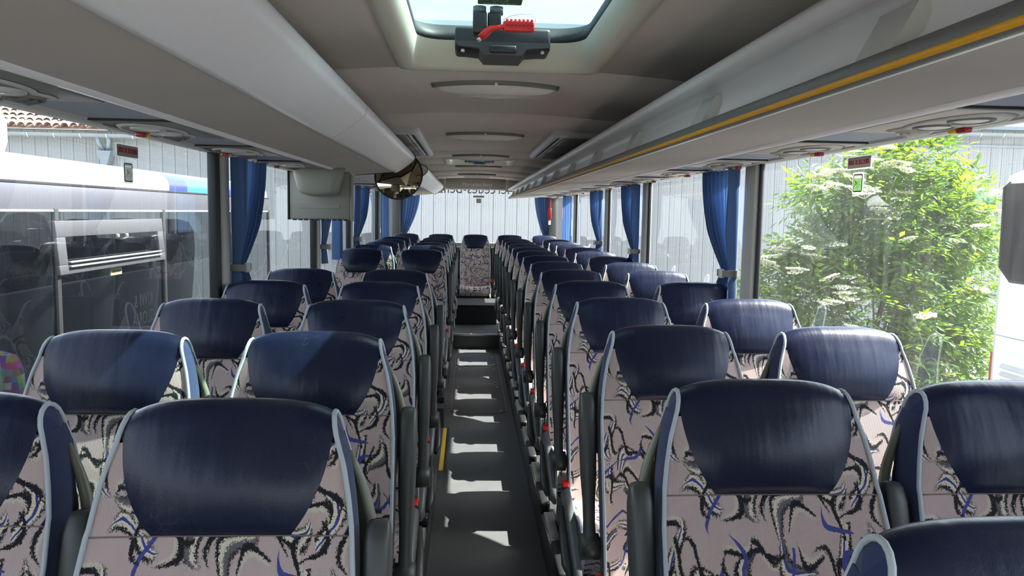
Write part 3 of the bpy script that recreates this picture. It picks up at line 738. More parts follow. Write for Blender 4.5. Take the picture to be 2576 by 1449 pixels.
def exit_sign(s, y, z, lab, fm='sticker_green'):
    # local: u along the reading direction, v up, on the inner face of the pane
    t = empty('exit_sticker', (s * 1.236, y, z), lab, 'sticker')
    # reading direction seen from inside: for the left wall +Y, for the right wall -Y
    B = Matrix(((0, 0, -s, 0), (-s, 0, 0, 0), (0, 1, 0, 0), (0, 0, 0, 1)))
    def pl(x0, x1, y0, y1, h, name, m, r=.004):
        q = MB().prism(rrect(x0, x1, y0, y1, r), 'z', h, h + .0008); q.xform(B); return q.build(name, m, t)
    pl(-.082, .082, .022, .068, .0, 'sign_backing', 'sticker_white')
    pl(-.078, .078, .026, .064, .001, 'sign_print', 'sticker_grey')
    lettering('ISSUE DE SECOURS', .0235, 'red_print', B @ Matrix.Translation((0, .0455, .0026)), t, sx=.69)
    pl(-.036, .036, -.062, .012, .0, 'pictogram_backing', 'sticker_white')
    q = ring(-.031, .031, -.056, .006, .008, .004, .001, .002); q.xform(B); q.build('pictogram_border', 'black_print', t)
    pl(-.027, .027, -.052, -.008, .002, 'pictogram_field', fm, .005)
    pl(-.027, .027, -.004, .002, .002, 'pictogram_bar', 'sticker_white', .002)
    q = MB()
    for a in range(0, 360, 45): stroke(q, [(.004 + .004 * cos(radians(a)), -.031 + .004 * sin(radians(a))), (.004 + .016 * cos(radians(a)), -.031 + .016 * sin(radians(a)))], .002, .0034)
    q.xform(B); q.build('star_lines', 'green_print', t)
    q = MB(); stroke(q, [(-.022, -.044), (-.008, -.022)], .003, .0036); stroke(q, [(-.014, -.016), (-.002, -.027)], .005, .0036); q.xform(B); q.build('hammer_mark', 'red_plastic', t)
    return t
exit_sign(-1, 2.63, 1.757, 'emergency exit sticker with red lettering on the coach-side window', 'sticker_white')
exit_sign(1, 2.57, 1.768, 'emergency exit sticker with red lettering on the shrub-side window')
rs = empty('exit_sticker', (.05, 12.0, 1.82), 'small red emergency exit sticker on the rear window', 'sticker')
MB().box(-.085, .085, -.002, 0, .03, .062).build('sign_print', 'sticker_grey', rs)
lettering('ISSUE DE SECOURS', .022, 'red_print', Matrix.Translation((0, -.003, .046)) @ Matrix.Rotation(pi / 2, 4, 'X'), rs, sx=.72)
MB().prism(rrect(-.036, .036, -.055, .015, .008), 'y', -.002, 0).build('pictogram_border', 'letter_grey', rs)
MB().prism(rrect(-.03, .03, -.049, .009, .006), 'y', -.004, -.002).build('pictogram_field', 'sticker_white', rs)

# ------------------------------------------------------------------ curtains
def curtain(name, lab, grp, O, U, N, width, z_tie, y_tie, folds, fall=1.0, w_tie=.085, zb=1.22, seed=0, flare=.20, amp=.030, tie=True):
    """O: top corner at the pillar, U: direction along the wall, N: into the room"""
    rnd = random.Random(seed); U = Vector(U); N = Vector(N)
    t = empty(name, O, lab, 'curtain', grp)
    zt = O[2]; rows = []; nu = 132; ph = rnd.random() * 6
    for i in range(33):
        z = zt + (zb - zt) * i / 32
        if tie:
            if z > z_tie: k = (zt - z) / (zt - z_tie); e = k ** 1.7; wd = width * (1 - e) + w_tie * e; off = y_tie * e
            else: k = (z_tie - z) / (z_tie - zb); e = sqrt(k); wd = w_tie * (1 - e) + flare * e; off = y_tie - .02 * e
        else: k = (zt - z) / (zt - zb); wd = width * (1 - .1 * k); off = 0; e = 0
        row = []
        for j in range(nu + 1):
            u = j / nu
            a = amp * (.75 + .5 * sin(7 * u + ph)) * min(1, .35 + wd / width)
            d = a * (1 + sin(2 * pi * folds * u + .6 * sin(5 * u + ph) + .25 * sin(4 * (zt - z)))) + .006 * sin(11 * u + 3 * (zt - z) + ph)
            q = U * (off + wd * (u + .012 * sin(2 * pi * folds * u * 1.0 + ph))) + N * (d * .9 + .004)
            row.append((q.x, q.y, z - zt))
        rows.append(row)
    MB().grid(rows).build('cloth', 'curtain_cloth', t)
    for k in range(6):
        q = U * (width * (k + .5) / 6) + N * .03
        MB().rbox(q.x - .006, q.x + .006, q.y - .006, q.y + .006, -.004, .012, .002).build('hook', 'lens_white', t)
    if tie:
        hw = w_tie / 2 + .012; c = U * (y_tie + w_tie / 2) + N * (amp * .95)
        ol = rrect(-hw, hw, -amp * 1.3, amp * 1.4, .02, 4)
        rows = [[tuple(c + U * p[0] + N * p[1] + Vector((0, 0, z_tie - zt + h))) for p in ol] for h in (-.016, .016)]
        rows = [rows[0], rows[1]]
        inn = rrect(-hw + .004, hw - .004, -amp * 1.3 + .004, amp * 1.4 - .004, .018, 4)
        r2 = [[tuple(c + U * p[0] + N * p[1] + Vector((0, 0, z_tie - zt + h))) for p in inn] for h in (.016, -.016)]
        b = MB().grid(rows + r2 + [rows[0]], closed=True, smooth=False).build('tieback', 'service_grey', t)
        q = c + N * (amp * 1.4) - U * hw * .5
        MB().rbox(q.x - .012, q.x + .012, q.y - .012, q.y + .012, z_tie - zt - .022, z_tie - zt + .022, .004).build('clasp', 'rack_trim', b)
    return t
def side_curtain(s, y, width, lab, seed, **kw):
    curtain('window_curtain', lab, 'blue side window curtains', (s * 1.2, y, 1.852), (0, 1, 0), (-s, 0, 0), width, 1.345, .035, kw.pop('folds', 12), seed=seed, **kw)
side_curtain(-1, 3.56, .47, 'blue tied curtain beside the exit sticker window on the neighbouring coach side', 1)
side_curtain(-1, 5.70, .50, 'blue tied curtain behind the fold-down monitor', 2)
side_curtain(-1, 6.18, .24, 'blue loose curtain hanging next to the tied one behind the monitor', 3, tie=False, folds=4)
side_curtain(-1, 7.33, .80, 'blue tied curtain below the round mirror', 4, folds=8)
side_curtain(-1, 9.55, .72, 'blue curtain next to the rear corner on the mirror side', 5, tie=False, folds=6)
side_curtain(1, 1.26, .47, 'dark blue curtain at the front edge of the shrub window', 6)
side_curtain(1, 3.58, .47, 'blue tied curtain at the rear edge of the shrub window', 7)
side_curtain(1, 5.71, .50, 'blue tied curtain on the second pillar behind the shrub window', 8)
side_curtain(1, 7.33, .60, 'blue tied curtain on the third pillar behind the shrub window', 9)
side_curtain(1, 9.55, .75, 'blue curtain by the red-marked rear corner', 10, tie=False, folds=6)
curtain('rear_curtain', 'blue tied rear window curtain on the mirror side', 'blue rear window curtains', (-1.16, 11.93, 1.88), (1, 0, 0), (0, -1, 0), .30, 1.27, .0, 6, w_tie=.10, seed=11, amp=.022)
curtain('rear_curtain', 'blue tied rear window curtain on the shrub side', 'blue rear window curtains', (1.16, 11.93, 1.88), (-1, 0, 0), (0, -1, 0), .24, 1.2, .0, 6, w_tie=.07, seed=12, amp=.022)
rb_ = empty('corner_extinguisher', (1.13, 11.62, 1.5), 'red strap and label hanging in the rear corner beside the curtain', 'red strap')
MB().rbox(-.02, .02, -.015, .015, .02, .34, .008).build('strap', 'dark_red_plastic', rb_)
MB().rbox(-.028, .028, -.02, .018, .04, .20, .01).build('holder', 'dark_red_plastic', rb_)
MB().rbox(-.018, .018, -.012, -.004, -.05, .015, .002).build('tag', 'sticker_white', rb_)

# ------------------------------------------------------------------ seats
HW = [(.33, .206), (.50, .212), (.70, .216), (.88, .214), (.945, .208), (1.0, .200), (1.05, .190), (1.09, .178)]
LW = [(.945, .110), (.955, .1175), (.965, .1245), (.975, .131), (.985, .137), (1.0, .1445), (1.015, .151), (1.03, .1565), (1.045, .161), (1.06, .1645), (1.075, .167), (1.09, .169)]
def yf(z):
    y = -.052 - (1.09 - z) * .235
    if z < .945: y -= .022 * sin(pi * max(0, (z - .40)) / .545)
    return y
def stations():
    st = []
    for i in range(11): st.append(('low', .40 + .545 * i / 10))
    for i in range(1, 13): st.append(('head', .945 + .145 * i / 12))
    for i in range(1, 10): st.append(('roll', pi * i / 9))
    for i in range(1, 4): st.append(('back', 1.087 - .035 * i))
    return st
ST = stations()
def spos(st, u):
    """point on the seat back skin for station st and lateral u in -1..1"""
    k, a = st
    if k == 'low':
        h = lerp(HW, a); return (u * h, yf(a) - .028 * abs(u) ** 3 * min(1, (.99 - a) / .3), a)
    if k == 'head':
        q = (a - .945) / .145; h = lerp(HW, a)
        y = yf(a) - .020 * sin(pi * min(1, q * .8 + .08)) * (1 - u * u) + .012 * u * u * q
        return (u * h, y, a - .006 * q * q * abs(u) ** 3.2)
    if k == 'roll':
        h = .178 - .009 * sin(a) - .004 * a / pi; A = .006 + .012 * sin(a)
        return (u * h, -.052 * cos(a) + .012 * u * u * cos(a) - .0, 1.089 + .056 * sin(a) - A * abs(u) ** 3.2)
    h = .174 + (1.087 - a) * .25
    return (u * h, .052 + (1.087 - a) * -.1, a - .006 * abs(u) ** 3.2)
def lu(st):
    k, a = st
    if k == 'head' or (k == 'low' and a > .944): return lerp(LW, a) / lerp(HW, a)
    return .985
def make_seat(s, legs=True, arm=True):
    """s: sign of the side the armrest is on (+1 = armrest at +x)"""
    t = empty('coach_seat')
    low = [x for x in ST if x[0] == 'low']; head = [low[-1]] + [x for x in ST if x[0] == 'head']; top = [x for x in ST if x[0] in ('roll', 'back')]
    m = MB()
    us = [-1 + 2 * j / 20 for j in range(21)]
    m.grid([[spos(x, u) for u in us] for x in low])
    for sg in (-1, 1):
        rows = []
        for x in head:
            a = lu(x); us2 = [a + (1 - a) * j / 4 for j in range(5)]
            r = [spos(x, sg * u) for u in us2]; rows.append(r if sg > 0 else r[::-1])
        m.grid(rows)
    bk = m.build('backrest', 'swirl_moquette', t)
    # sewn seam bead under the headrest
    MB().tube([(p[0], p[1] - .001, p[2]) for p in [spos(low[-1], u) for u in us]], .0012, 5).build('seam', 'seam_thread', bk)
    m = MB(); rows = []
    for i, x in enumerate(head + top):
        a = lu(x); e = .004 if 0 < i else .0
        rows.append([(lambda p, w: (p[0], p[1] - e * w if x[0] in ('head', 'low') else p[1], p[2] + (e * w if x[0] == 'roll' else 0)))(spos(x, a * (-1 + 2 * j / 22)), 1 - abs(-1 + 2 * j / 22) ** 8) for j in range(23)])
    m.grid(rows)
    hd = m.build('headrest', 'navy_leather', t); hd['label'] = 'creased navy leather headrest pad'
    for sg in (-1, 1):
        edge = [spos(x, sg * 1.0) for x in ST]
        MB().tube([(p[0] + sg * .001, p[1] - .002, p[2]) for p in edge], .0044, 7).build('piping', 'pale_piping', t)
        # side gusset
        fr = [spos(x, sg * 1.0) for x in ST if x[0] in ('low', 'head')]
        bkk = [(p[0] * .985, yf(p[2]) + .082 + .022 * max(0, min(1, (p[2] - .85) / .2)), p[2]) for p in fr]
        mid = [(p[0] + sg * .006, (p[1] + q[1]) / 2, p[2]) for p, q in zip(fr, bkk)]
        g = MB().grid([fr, mid, bkk])
        rl = [spos(x, sg * 1.0) for x in ST if x[0] == 'roll']
        g.add([fr[-1]] + rl + [bkk[-1], mid[-1]], [list(range(len(rl) + 3))])
        g.build('side_gusset', 'navy_fabric', t)
    # hard back shell with a grab edge towards the aisle
    rows = []
    for i in range(15):
        z = .34 + .72 * i / 14; h = lerp(HW, z) * (1.0 if z < 1.0 else 1 - (z - 1.0) * .8) - .002
        ear = .018 * exp(-((z - .90) / .085) ** 2)
        yb = yf(z) + .086 + .022 * max(0, min(1, (z - .85) / .2))
        rows.append([((u * h + (s * ear if u * s > .9 else 0)), yb + .012 * (1 - u * u) - (.02 if abs(u) > .95 else 0), z) for u in (-1, -.93, -.5, 0, .5, .93, 1)])
    MB().grid(rows).build('back_shell', 'shell_plastic', t)
    hp = []
    for i in range(13):
        z = .78 + .27 * i / 12; k = sin(pi * i / 12)
        hp.append((s * (lerp(HW, z) - .002 + .020 * k), yf(z) + .082 + .012 * k, z))
    MB().tube(hp, [.006 + .005 * sin(pi * i / 12) for i in range(13)], 8).build('grab_handle', 'shell_plastic', t)
    # cushion
    prof = [(-.20, .425), (-.28, .425), (-.36, .432), (-.44, .440), (-.49, .445), (-.53, .440), (-.56, .42), (-.572, .39), (-.572, .34), (-.562, .30)]
    def cp(i, u):
        y, z = prof[i]; d = .026 * (1 - u * u) * (1 if i < 7 else max(0, 1 - (i - 6) * .35))
        return (u * .212, y + (.03 * (1 - u * u) * -0.6 if i > 5 else 0), z - d)
    m = MB().grid([[cp(i, -1 + 2 * j / 14) for j in range(15)] for i in range(len(prof))])
    cu = m.build('seat_cushion', 'swirl_moquette', t)
    for sg in (-1, 1):
        e = [cp(i, sg * 1.0) for i in range(len(prof))]
        MB().tube([(p[0], p[1], p[2]) for p in e], .006, 6).build('cushion_piping', 'pale_piping', cu)
        MB().add(e + [(sg * .205, -.53, .28), (sg * .205, -.22, .28)], [list(range(len(e) + 2))]).build('cushion_side', 'navy_fabric', cu)
    MB().rbox(-.20, .20, -.55, -.19, .262, .30, .01).build('seat_pan', 'dark_metal', t)
    # armrest swung upright
    if arm:
        ax = s * .249
        A0, A1 = Vector((ax, -.165, .565)), Vector((ax, -.052, .955))
        d = (A1 - A0).normalized(); nrm = Vector((0, -d.z, d.y)); xx = Vector((1, 0, 0))
        secs = [(.0, .018, .020), (.05, .016, .019), (.11, .017, .021), (.17, .021, .028), (.30, .024, .031), (.37, .023, .030), (.398, .020, .022), (.407, .016, .013), (.410, .006, .005)]
        rows = []
        for h, w, dp in secs:
            c = A0 + d * h; row = []
            for j in range(16):
                a = 2 * pi * j / 16; ca, sa = cos(a), sin(a)
                px = math.copysign(abs(ca) ** .55, ca) * w; py = math.copysign(abs(sa) ** .55, sa) * dp
                row.append(tuple(c + xx * px + nrm * (py + .004)))
            rows.append(row)
        ar = MB().grid(rows, closed=True).build('armrest', 'armrest_plastic', t)
        MB().cyl((ax - .026, -.170, .548), (ax + .026, -.170, .548), .036, 20).build('armrest_hub', 'armrest_plastic', ar)
        MB().cyl((s * .19, -.165, .548), (ax, -.165, .548), .015, 10).build('hub_pin', 'black_plastic', ar)
    # aisle-side cover, lever, belt, legs
    lens = []
    kx = 1.0 if arm else .93
    for j in range(24):
        a = 2 * pi * j / 24; L, Wd = .235 * cos(a), .062 * sin(a) * (1.0 if sin(a) > 0 else .9)
        th = radians(24); lens.append((-.40 + L * cos(th) - Wd * sin(th), .365 + L * sin(th) + Wd * cos(th)))
    c0 = (-.40, .365)
    rows = [[(s * x, c0[0] + (p[0] - c0[0]) * k, c0[1] + (p[1] - c0[1]) * k) for p in lens] for x, k in ((.216 * kx, 1.0), (.228 * kx, 1.0), (.240 * kx, .9), (.244 * kx, .6), (.245 * kx, .02))]
    sc = MB().grid(rows, closed=True).build('side_cover', 'grey_plastic', t)
    if arm: MB().tube([(s * .248, -.30, .42), (s * .254, -.42, .37), (s * .256, -.53, .315), (s * .250, -.575, .29)], [.010, .017, .020, .010], 8).build('recline_lever', 'armrest_plastic', sc)
    bb = MB().rbox(-.013, .013, -.02, .02, -.055, .03, .006, M=Matrix.Translation((s * .228, -.225, .455)) @ Matrix.Rotation(radians(25), 4, 'X')).build('belt_buckle', 'black_plastic', t)
    MB().rbox(-.012, .012, -.018, .018, .024, .036, .004, M=Matrix.Translation((s * .228, -.225, .455)) @ Matrix.Rotation(radians(25), 4, 'X')).build('release_button', 'red_plastic', bb)
    MB().tube([(s * .222, -.21, .40), (s * .218, -.20, .34)], .008, 6).build('belt_stalk', 'belt_webbing', bb)
    if legs:
        for sg in (-1, 1):
            MB().prism([(-.52, 0), (-.28, 0), (-.24, .03), (-.30, .27), (-.50, .27), (-.54, .03)], 'x', sg * .16 - .012, sg * .16 + .012).build('leg', 'dark_metal', t)
        MB().rbox(min(s * .175, s * .222), max(s * .175, s * .222), -.47, -.16, .0, .050, .006).build('foot_plate', 'steel', t)
        MB().rbox(min(s * .178, s * .226), max(s * .178, s * .226), -.80, -.50, .0, .055, .012).build('rail_cap', 'black_plastic', t)
    return t
SZ = .15
PL = make_seat(+1); remember(PL); PR = make_seat(-1); remember(PR)
RL = make_seat(+1, False); remember(RL); RR = make_seat(-1, False); remember(RR); RM = make_seat(+1, False, False); remember(RM)
used = set()
def place(proto, x, y, lab, grp):
    o = proto if proto.name not in used else copy_tree(proto)
    used.add(proto.name)
    o.location = (x, y, SZ); tag(o, lab, 'coach seat', grp)
    return o
GRP = 'patterned coach seats in rows'
for k in range(13):
    y = 1.46 + .735 * (k - 1)
    for x, nm in ((.495, 'aisle'), (1.005 if k else 1.0, 'window')):
        if k == 1: x = .980 if nm == 'window' else .483
        if k == 0: y, x = .765, x + .02
        place(PR, x, y, 'patterned seat with navy headrest, %s place of the %s row on the shrub side' % (nm, ORD[k]), GRP)
for k in range(5):
    y = 1.29 + .735 * k
    for x, nm in ((-.50, 'aisle'), (-1.012, 'window')):
        if k == 0: x, y = (-.992, y + .045) if nm == 'window' else (-.492, y)
        place(PL, x, y, 'patterned seat with navy headrest, %s place %s ahead of the stairwell' % (nm, ['five rows', 'four rows', 'three rows', 'two rows', 'one row'][k]), GRP)
for k in range(5):
    y = 6.58 + .77 * k
    for x, nm in ((-.50, 'aisle'), (-1.012, 'window')):
        place(PL, x, y, 'patterned seat with navy headrest, %s place of the %s row behind the stairwell' % (nm, 'first' if k == 0 else ORD[k]), GRP)
for i, x in enumerate((-1.006, -.504, 0, .504, 1.006)):
    place(RL if x < 0 else RR if x > 0 else RM, x, 11.22, ['rear bench seat in the corner on the mirror side', 'rear bench seat beside the corner seat on the mirror side', 'middle rear bench seat facing straight down the aisle', 'rear bench seat beside the corner seat on the shrub side', 'rear bench seat in the corner on the shrub side'][i], 'rear bench seats')
# balustrade ahead of the stairwell
bp = empty('stair_partition', (-.76, 4.60, SZ), 'grey partition panel behind the last seats before the stairwell', 'partition')
MB().rbox(-.42, .46, .0, .03, .0, .93, .012).build('panel', 'pillar_grey', bp)
MB().tube([(-.40, .015, .95), (.44, .015, .95)], .014, 10).build('top_rail', 'grey_plastic', bp)

# ------------------------------------------------------------------ outside: ground and buildings
GZ = -1.05
g = MB().add([(-45, -30, GZ), (45, -30, GZ), (45, 45, GZ), (-45, 45, GZ)], [(0, 1, 2, 3)]).build('ground', 'asphalt')
tag(g, 'worn grey asphalt yard', None, None, 'structure')
PWID = .257
def clad_mesh(h):
    prof = [(0, .0), (.004, .010), (.008, .0), (.045, 0), (.052, -.006), (.068, -.006), (.075, 0), (.105, 0), (.112, -.006), (.128, -.006), (.135, 0), (.165, 0), (.172, -.006), (.188, -.006), (.195, 0), (PWID - .004, 0), (PWID, .010)]
    m = MB().sheet(prof, 'z', 0, h, False)
    for z in (2.83,):
        m.box(.032, .044, -.012, .004, z, z + .014)
    return m.mesh('cladding_panel', 'metal_cladding')
def warehouse(x0, n, h, lab, name='warehouse'):
    t = empty(name, (x0, 16.5, GZ), lab, 'building')
    me = clad_mesh(h)
    for k in range(n): obj('cladding_panel', me, t, (k * PWID, 0, 0))
    MB().box(0, n * PWID, .06, 6, 0, h + .02).build('wall_core', 'zinc', t)
    return t
WLx0 = -15.0
wa = warehouse(WLx0, 66, 3.17 - GZ, 'pale metal-clad warehouse with a clay tile roof')
def gutter(t, L, z, x0=0):
    pr = [(-.16 - .075 + .075 * cos(a), z + .085 - .085 * sin(a)) for a in [pi * i / 10 for i in range(11)]]
    gt = MB().sheet(pr, 'x', x0, L).build('gutter', 'zinc', t)
    for k in range(int(L / .52)):
        pr2 = [(p[0] * 1.0, p[1] - .004) for p in pr]
        MB().sheet([(-.235 + (p[0] + .235) * 1.05, z + .085 + (p[1] - z - .085) * 1.05) for p in pr2], 'x', .2 + k * .52, .215 + k * .52).build('gutter_joint', 'lens_white', gt)
    return gt
gutter(wa, 66 * PWID, 3.0 - GZ)
# downpipes into a rainwater head
xp = -7.62 - WLx0; zt = 3.02 - GZ
dp = MB().tube([(xp - .10, -.24, zt + .02), (xp - .09, -.22, zt - .10), (xp + .0, -.16, zt - .28)], .045, 10).build('downpipe', 'zinc', wa)
MB().tube([(xp + .12, -.24, zt + .02), (xp + .12, -.22, zt - .10), (xp + .07, -.16, zt - .28)], .045, 10).build('downpipe', 'zinc', wa)
MB().prism([(xp - .13, zt - .27), (xp + .17, zt - .27), (xp + .10, zt - .52), (xp + .03, zt - .62), (xp - .03, zt - .52)], 'y', -.26, -.06).build('rainwater_head', 'zinc', wa)
MB().tube([(xp + .03, -.14, zt - .55), (xp + .03, -.14, 0)], .05, 10).build('downpipe', 'zinc', wa)
# tiled roof: deck plus barrel tiles where the yard shows them
sl = radians(22)
rd = MB().add([(0, -.22, 3.17 - GZ), (66 * PWID, -.22, 3.17 - GZ), (66 * PWID, 6, 3.17 - GZ + 6.22 * math.tan(sl)), (0, 6, 3.17 - GZ + 6.22 * math.tan(sl))], [(0, 1, 2, 3)]).build('roof_deck', 'roof_tile', wa)
tm = MB()
rows = []
for i in range(3):
    q = [0, .02, .40][i]; r = [.084, .084, .066][i]
    rows.append([(r * cos(a), q * cos(sl), q * sin(sl) + r * sin(a) + (.03 if i < 2 else .0)) for a in [pi * j / 6 for j in range(7)]])
tm.grid(rows)
tme = tm.mesh('roof_tile', 'roof_tile')
rt = random.Random(5)
for c in range(27):
    for r in range(11):
        q = r * .34
        o = obj('roof_tile', tme, wa, (4.1 + c * .17 + rt.uniform(-.008, .008), -.25 + q * cos(sl) + rt.uniform(-.015, .015), 3.175 - GZ + q * sin(sl) + rt.uniform(0, .015)))
        o.rotation_euler = (0, rt.uniform(-.05, .05), rt.uniform(-.04, .04))
WRx0 = WLx0 + 66 * PWID
wb = warehouse(WRx0, 66, 3.62 - GZ, 'taller pale metal-clad warehouse rising behind the shrub')
gutter(wb, 66 * PWID, 3.45 - GZ)
MB().box(0, 66 * PWID, -.04, 0, 3.25 - GZ, 3.30 - GZ).build('flashing', 'zinc', wb)
MB().box(0, 66 * PWID, -.2, 6, 3.62 - GZ, 3.70 - GZ).build('roof_edge', 'zinc', wb)

# ------------------------------------------------------------------ neighbouring coach alongside
nc = empty('parked_coach', (-3.85, 3.3, GZ), 'white coach with blue and cyan roof stripes parked alongside', 'coach')
ox, oy, oz = 3.85, -3.3, -GZ        # world -> local offsets
def nb(x0, x1, y0, y1, z0, z1, r=.01): return MB().rbox(x0 + ox, x1 + ox, y0 + oy, y1 + oy, z0 + oz, z1 + oz, r)
RP = [(-2.60, 1.752), (-2.60, 1.80), (-2.615, 1.845), (-2.66, 1.885), (-2.75, 1.915), (-3.0, 1.945), (-3.6, 1.965), (-4.2, 1.955), (-4.8, 1.92), (-5.05, 1.87), (-5.1, 1.80), (-5.1, 1.752)]
for a, b, mt in ((-3.6, 6.55, 'white_paint'), (6.55, 6.97, 'blue_paint'), (6.97, 7.95, 'cyan_paint'), (7.95, 8.6, 'blue_paint'), (8.6, 9.55, 'white_paint')):
    MB().sheet([(x + ox, z + oz) for x, z in RP], 'y', a + oy, b + oy).build('roof_panel', mt, nc)
rows = []
for i in range(7):
    a = pi / 2 * i / 6; k = cos(a); rows.append([((x + 3.85) * (.72 + .28 * k) - 3.85 + ox, 9.55 + .5 * sin(a) + oy, 1.752 + (z - 1.752) * k + oz) for x, z in RP])
MB().grid(rows).build('roof_panel', 'white_paint', nc)
nb(-5.1, -2.6, -3.6, 9.9, GZ + .35, .12, .05).build('lower_body', 'coach_grey', nc)
nb(-4.95, -2.75, -3.5, 9.8, .0, .16, .01).build('saloon_floor', 'coach_interior', nc)
MB().sheet([(x * .985 - .05 + ox, z - .03 + oz) for x, z in RP], 'y', -3.6 + oy, 9.5 + oy).build('headlining', 'coach_grey', nc)
nb(-5.12, -5.04, -3.6, 9.8, .1, .55, .01).build('far_side_panel', 'coach_interior', nc)
nb(-2.604, -2.59, -3.6, 9.7, 1.738, 1.756, .003).build('roof_trim', 'rubber', nc)
nb(-2.604, -2.592, -3.6, 9.7, 1.592, 1.738, .003).build('glass_header', 'coach_band', nc)
nb(-2.604, -2.588, -3.6, 9.7, 1.580, 1.592, .002).build('header_trim', 'service_beige', nc)
for a, b in ((-3.5, -1.2), (-1.15, 1.2), (1.25, 3.0), (3.04, 4.74), (4.78, 6.37), (6.41, 8.15), (8.2, 9.65)):
    MB().add([(-2.598 + ox, y + oy, z + oz) for y, z in ((a, .1), (b, .1), (b, 1.59), (a, 1.59))], [(0, 1, 2, 3)]).build('side_pane', 'coach_glass', nc)
    nb(-2.61, -2.58, b, b + .04, .1, 1.6, .004).build('pane_joint', 'rubber', nc)
    MB().add([(-5.09 + ox, y + oy, z + oz) for y, z in ((a, .5), (b, .5), (b, 1.75), (a, 1.75))], [(0, 1, 2, 3)]).build('far_pane', 'coach_glass', nc)
hp = empty('hopper_vent'); hp.parent = nc; hp.location = (-2.58 + ox, 5.53 + oy, 1.36 + oz); hp.rotation_euler = (0, radians(-4), 0)
MB().rbox(-.012, .012, -.80, .80, .065, .165, .004).build('frame_top', 'hopper_grey', hp)
MB().rbox(-.012, .012, -.80, .80, -.165, -.105, .004).build('frame_bottom', 'hopper_grey', hp)
MB().rbox(-.012, .012, -.80, -.70, -.105, .065, .004).build('frame_side', 'hopper_grey', hp)
MB().rbox(-.012, .012, .70, .80, -.105, .065, .004).build('frame_side', 'hopper_grey', hp)
MB().rbox(.0, .03, -.70, .70, -.125, -.112, .003).build('frame_rail', 'hopper_rail', hp)
MB().rbox(.0, .03, -.70, .70, -.098, -.085, .003).build('frame_rail', 'hopper_rail', hp)
for y in (-.02, .12): MB().rbox(.01, .03, y - .012, y + .012, .04, .065, .004).build('catch', 'steel', hp)
sl_ = nb(-2.596, -2.592, 5.45, 5.62, 1.135, 1.185, .002).build('green_label', 'sticker_green', nc)
lettering('ISSUE DE SECOURS', .024, 'red_print', Matrix.Translation((-2.5905 + ox, 5.535 + oy, 1.16 + oz)) @ Matrix(((0, 0, 1, 0), (1, 0, 0, 0), (0, 1, 0, 0), (0, 0, 0, 1))), sl_, sx=.62)
for k, (tx, zz) in enumerate((('KIWI &', .90), ('GLORIA', .76))):
    lettering(tx, .14, 'letter_reflection', Matrix.Translation((-2.605 + ox, 6.0 + oy, zz + oz)) @ Matrix(((0, 0, 1, 0), (1, 0, 0, 0), (0, 1, 0, 0), (0, 0, 0, 1))) @ Matrix.Diagonal((-1, 1, 1, 1)), nc, sx=.8)  # writing reflected in the pane, modelled as faint mirrored letters
MB().tube([(-3.35 + ox, 5.25 + oy, .15 + oz), (-3.35 + ox, 5.25 + oy, 1.72 + oz)], .018, 10).build('grab_pole', 'yellow_plastic', nc)
MB().tube([(-3.05 + ox, 5.0 + oy, .2 + oz), (-3.05 + ox, 5.15 + oy, .85 + oz), (-3.05 + ox, 5.3 + oy, 1.0 + oz)], .02, 10).build('grab_pole', 'yellow_plastic', nc)
def coach_back(m):
    q = MB(); rows = []
    for z, h, y in ((.0, .2, -.06), (.35, .22, -.02), (.62, .22, .03), (.78, .2, .06), (.86, .15, .075), (.885, .06, .08)):
        rows.append([(x, y + dy, z) for x, dy in ((-h, -.03), (-h * .5, -.05), (0, -.055), (h * .5, -.05), (h, -.03), (h, .04), (0, .06), (-h, .04))])
    return q.grid(rows, closed=True).mesh('passenger_seat', m)
cb, cc = coach_back('coach_seat'), coach_back('checker_moquette')
for k in range(12):
    y = -1.6 + .82 * k
    for x in (-2.95, -3.4, -4.3, -4.75):
        me = cb
        obj('passenger_seat', me, nc, (x + ox, y + oy, (.62 if x > -4 else .66) + oz - (.7 if me is cc else 0)))
obj('passenger_seat', cc, nc, (-2.90 + ox, 4.46 + oy, -.12 + oz))
ru = nb(-4.5, -3.25, 2.2, 5.55, 1.93, 2.30, .12).build('roof_unit', 'white_paint', nc)
for y in (0.2, 7.4):
    w = MB().cyl((-2.62 + ox, y + oy, .48), (-2.9 + ox, y + oy, .48), .48, 28).build('wheel', 'rubber', nc)
    MB().cyl((-2.605 + ox, y + oy, .48), (-2.64 + ox, y + oy, .48), .28, 20).build('hub_cap', 'zinc', w)

# ------------------------------------------------------------------ white coach behind the shrub side
rc = empty('parked_coach', (5.45, 2.0, GZ), 'plain white coach with dark window and side louvres beside the shrub', 'coach')
ox, oy, oz = -5.45, -2.0, -GZ
nb(4.2, 6.7, -5.5, 6.0, GZ + .3, 2.03, .11).build('body', 'white_paint', rc)
MB().add([(4.192 + ox, y + oy, z + oz) for y, z in ((-4.5, 1.17), (5.78, 1.155), (5.90, 1.25), (5.92, 1.89), (5.86, 1.92), (-4.5, 1.93))], [tuple(range(6))]).build('side_window', 'privacy_glass', rc)
MB().tube([(4.19 + ox, y + oy, z + oz) for y, z in ((-4.5, 1.16), (5.78, 1.145), (5.91, 1.25), (5.93, 1.89), (5.86, 1.93))], .008, 5).build('window_seal', 'rubber', rc)
lv = nb(4.17, 4.21, 4.6, 5.82, -.35, .58, .02).build('louvre_frame', 'white_paint', rc)
for k in range(13):
    z = -.28 + k * .063
    MB().rbox(-.02, .02, -.56, .56, -.022, .022, .003, M=Matrix.Translation((4.168 + ox, 5.21 + oy, z + oz)) @ Matrix.Rotation(radians(35), 4, 'Y') @ Matrix.Diagonal((.4, 1, 1, 1))).build('slat', 'louvre_grey', lv)
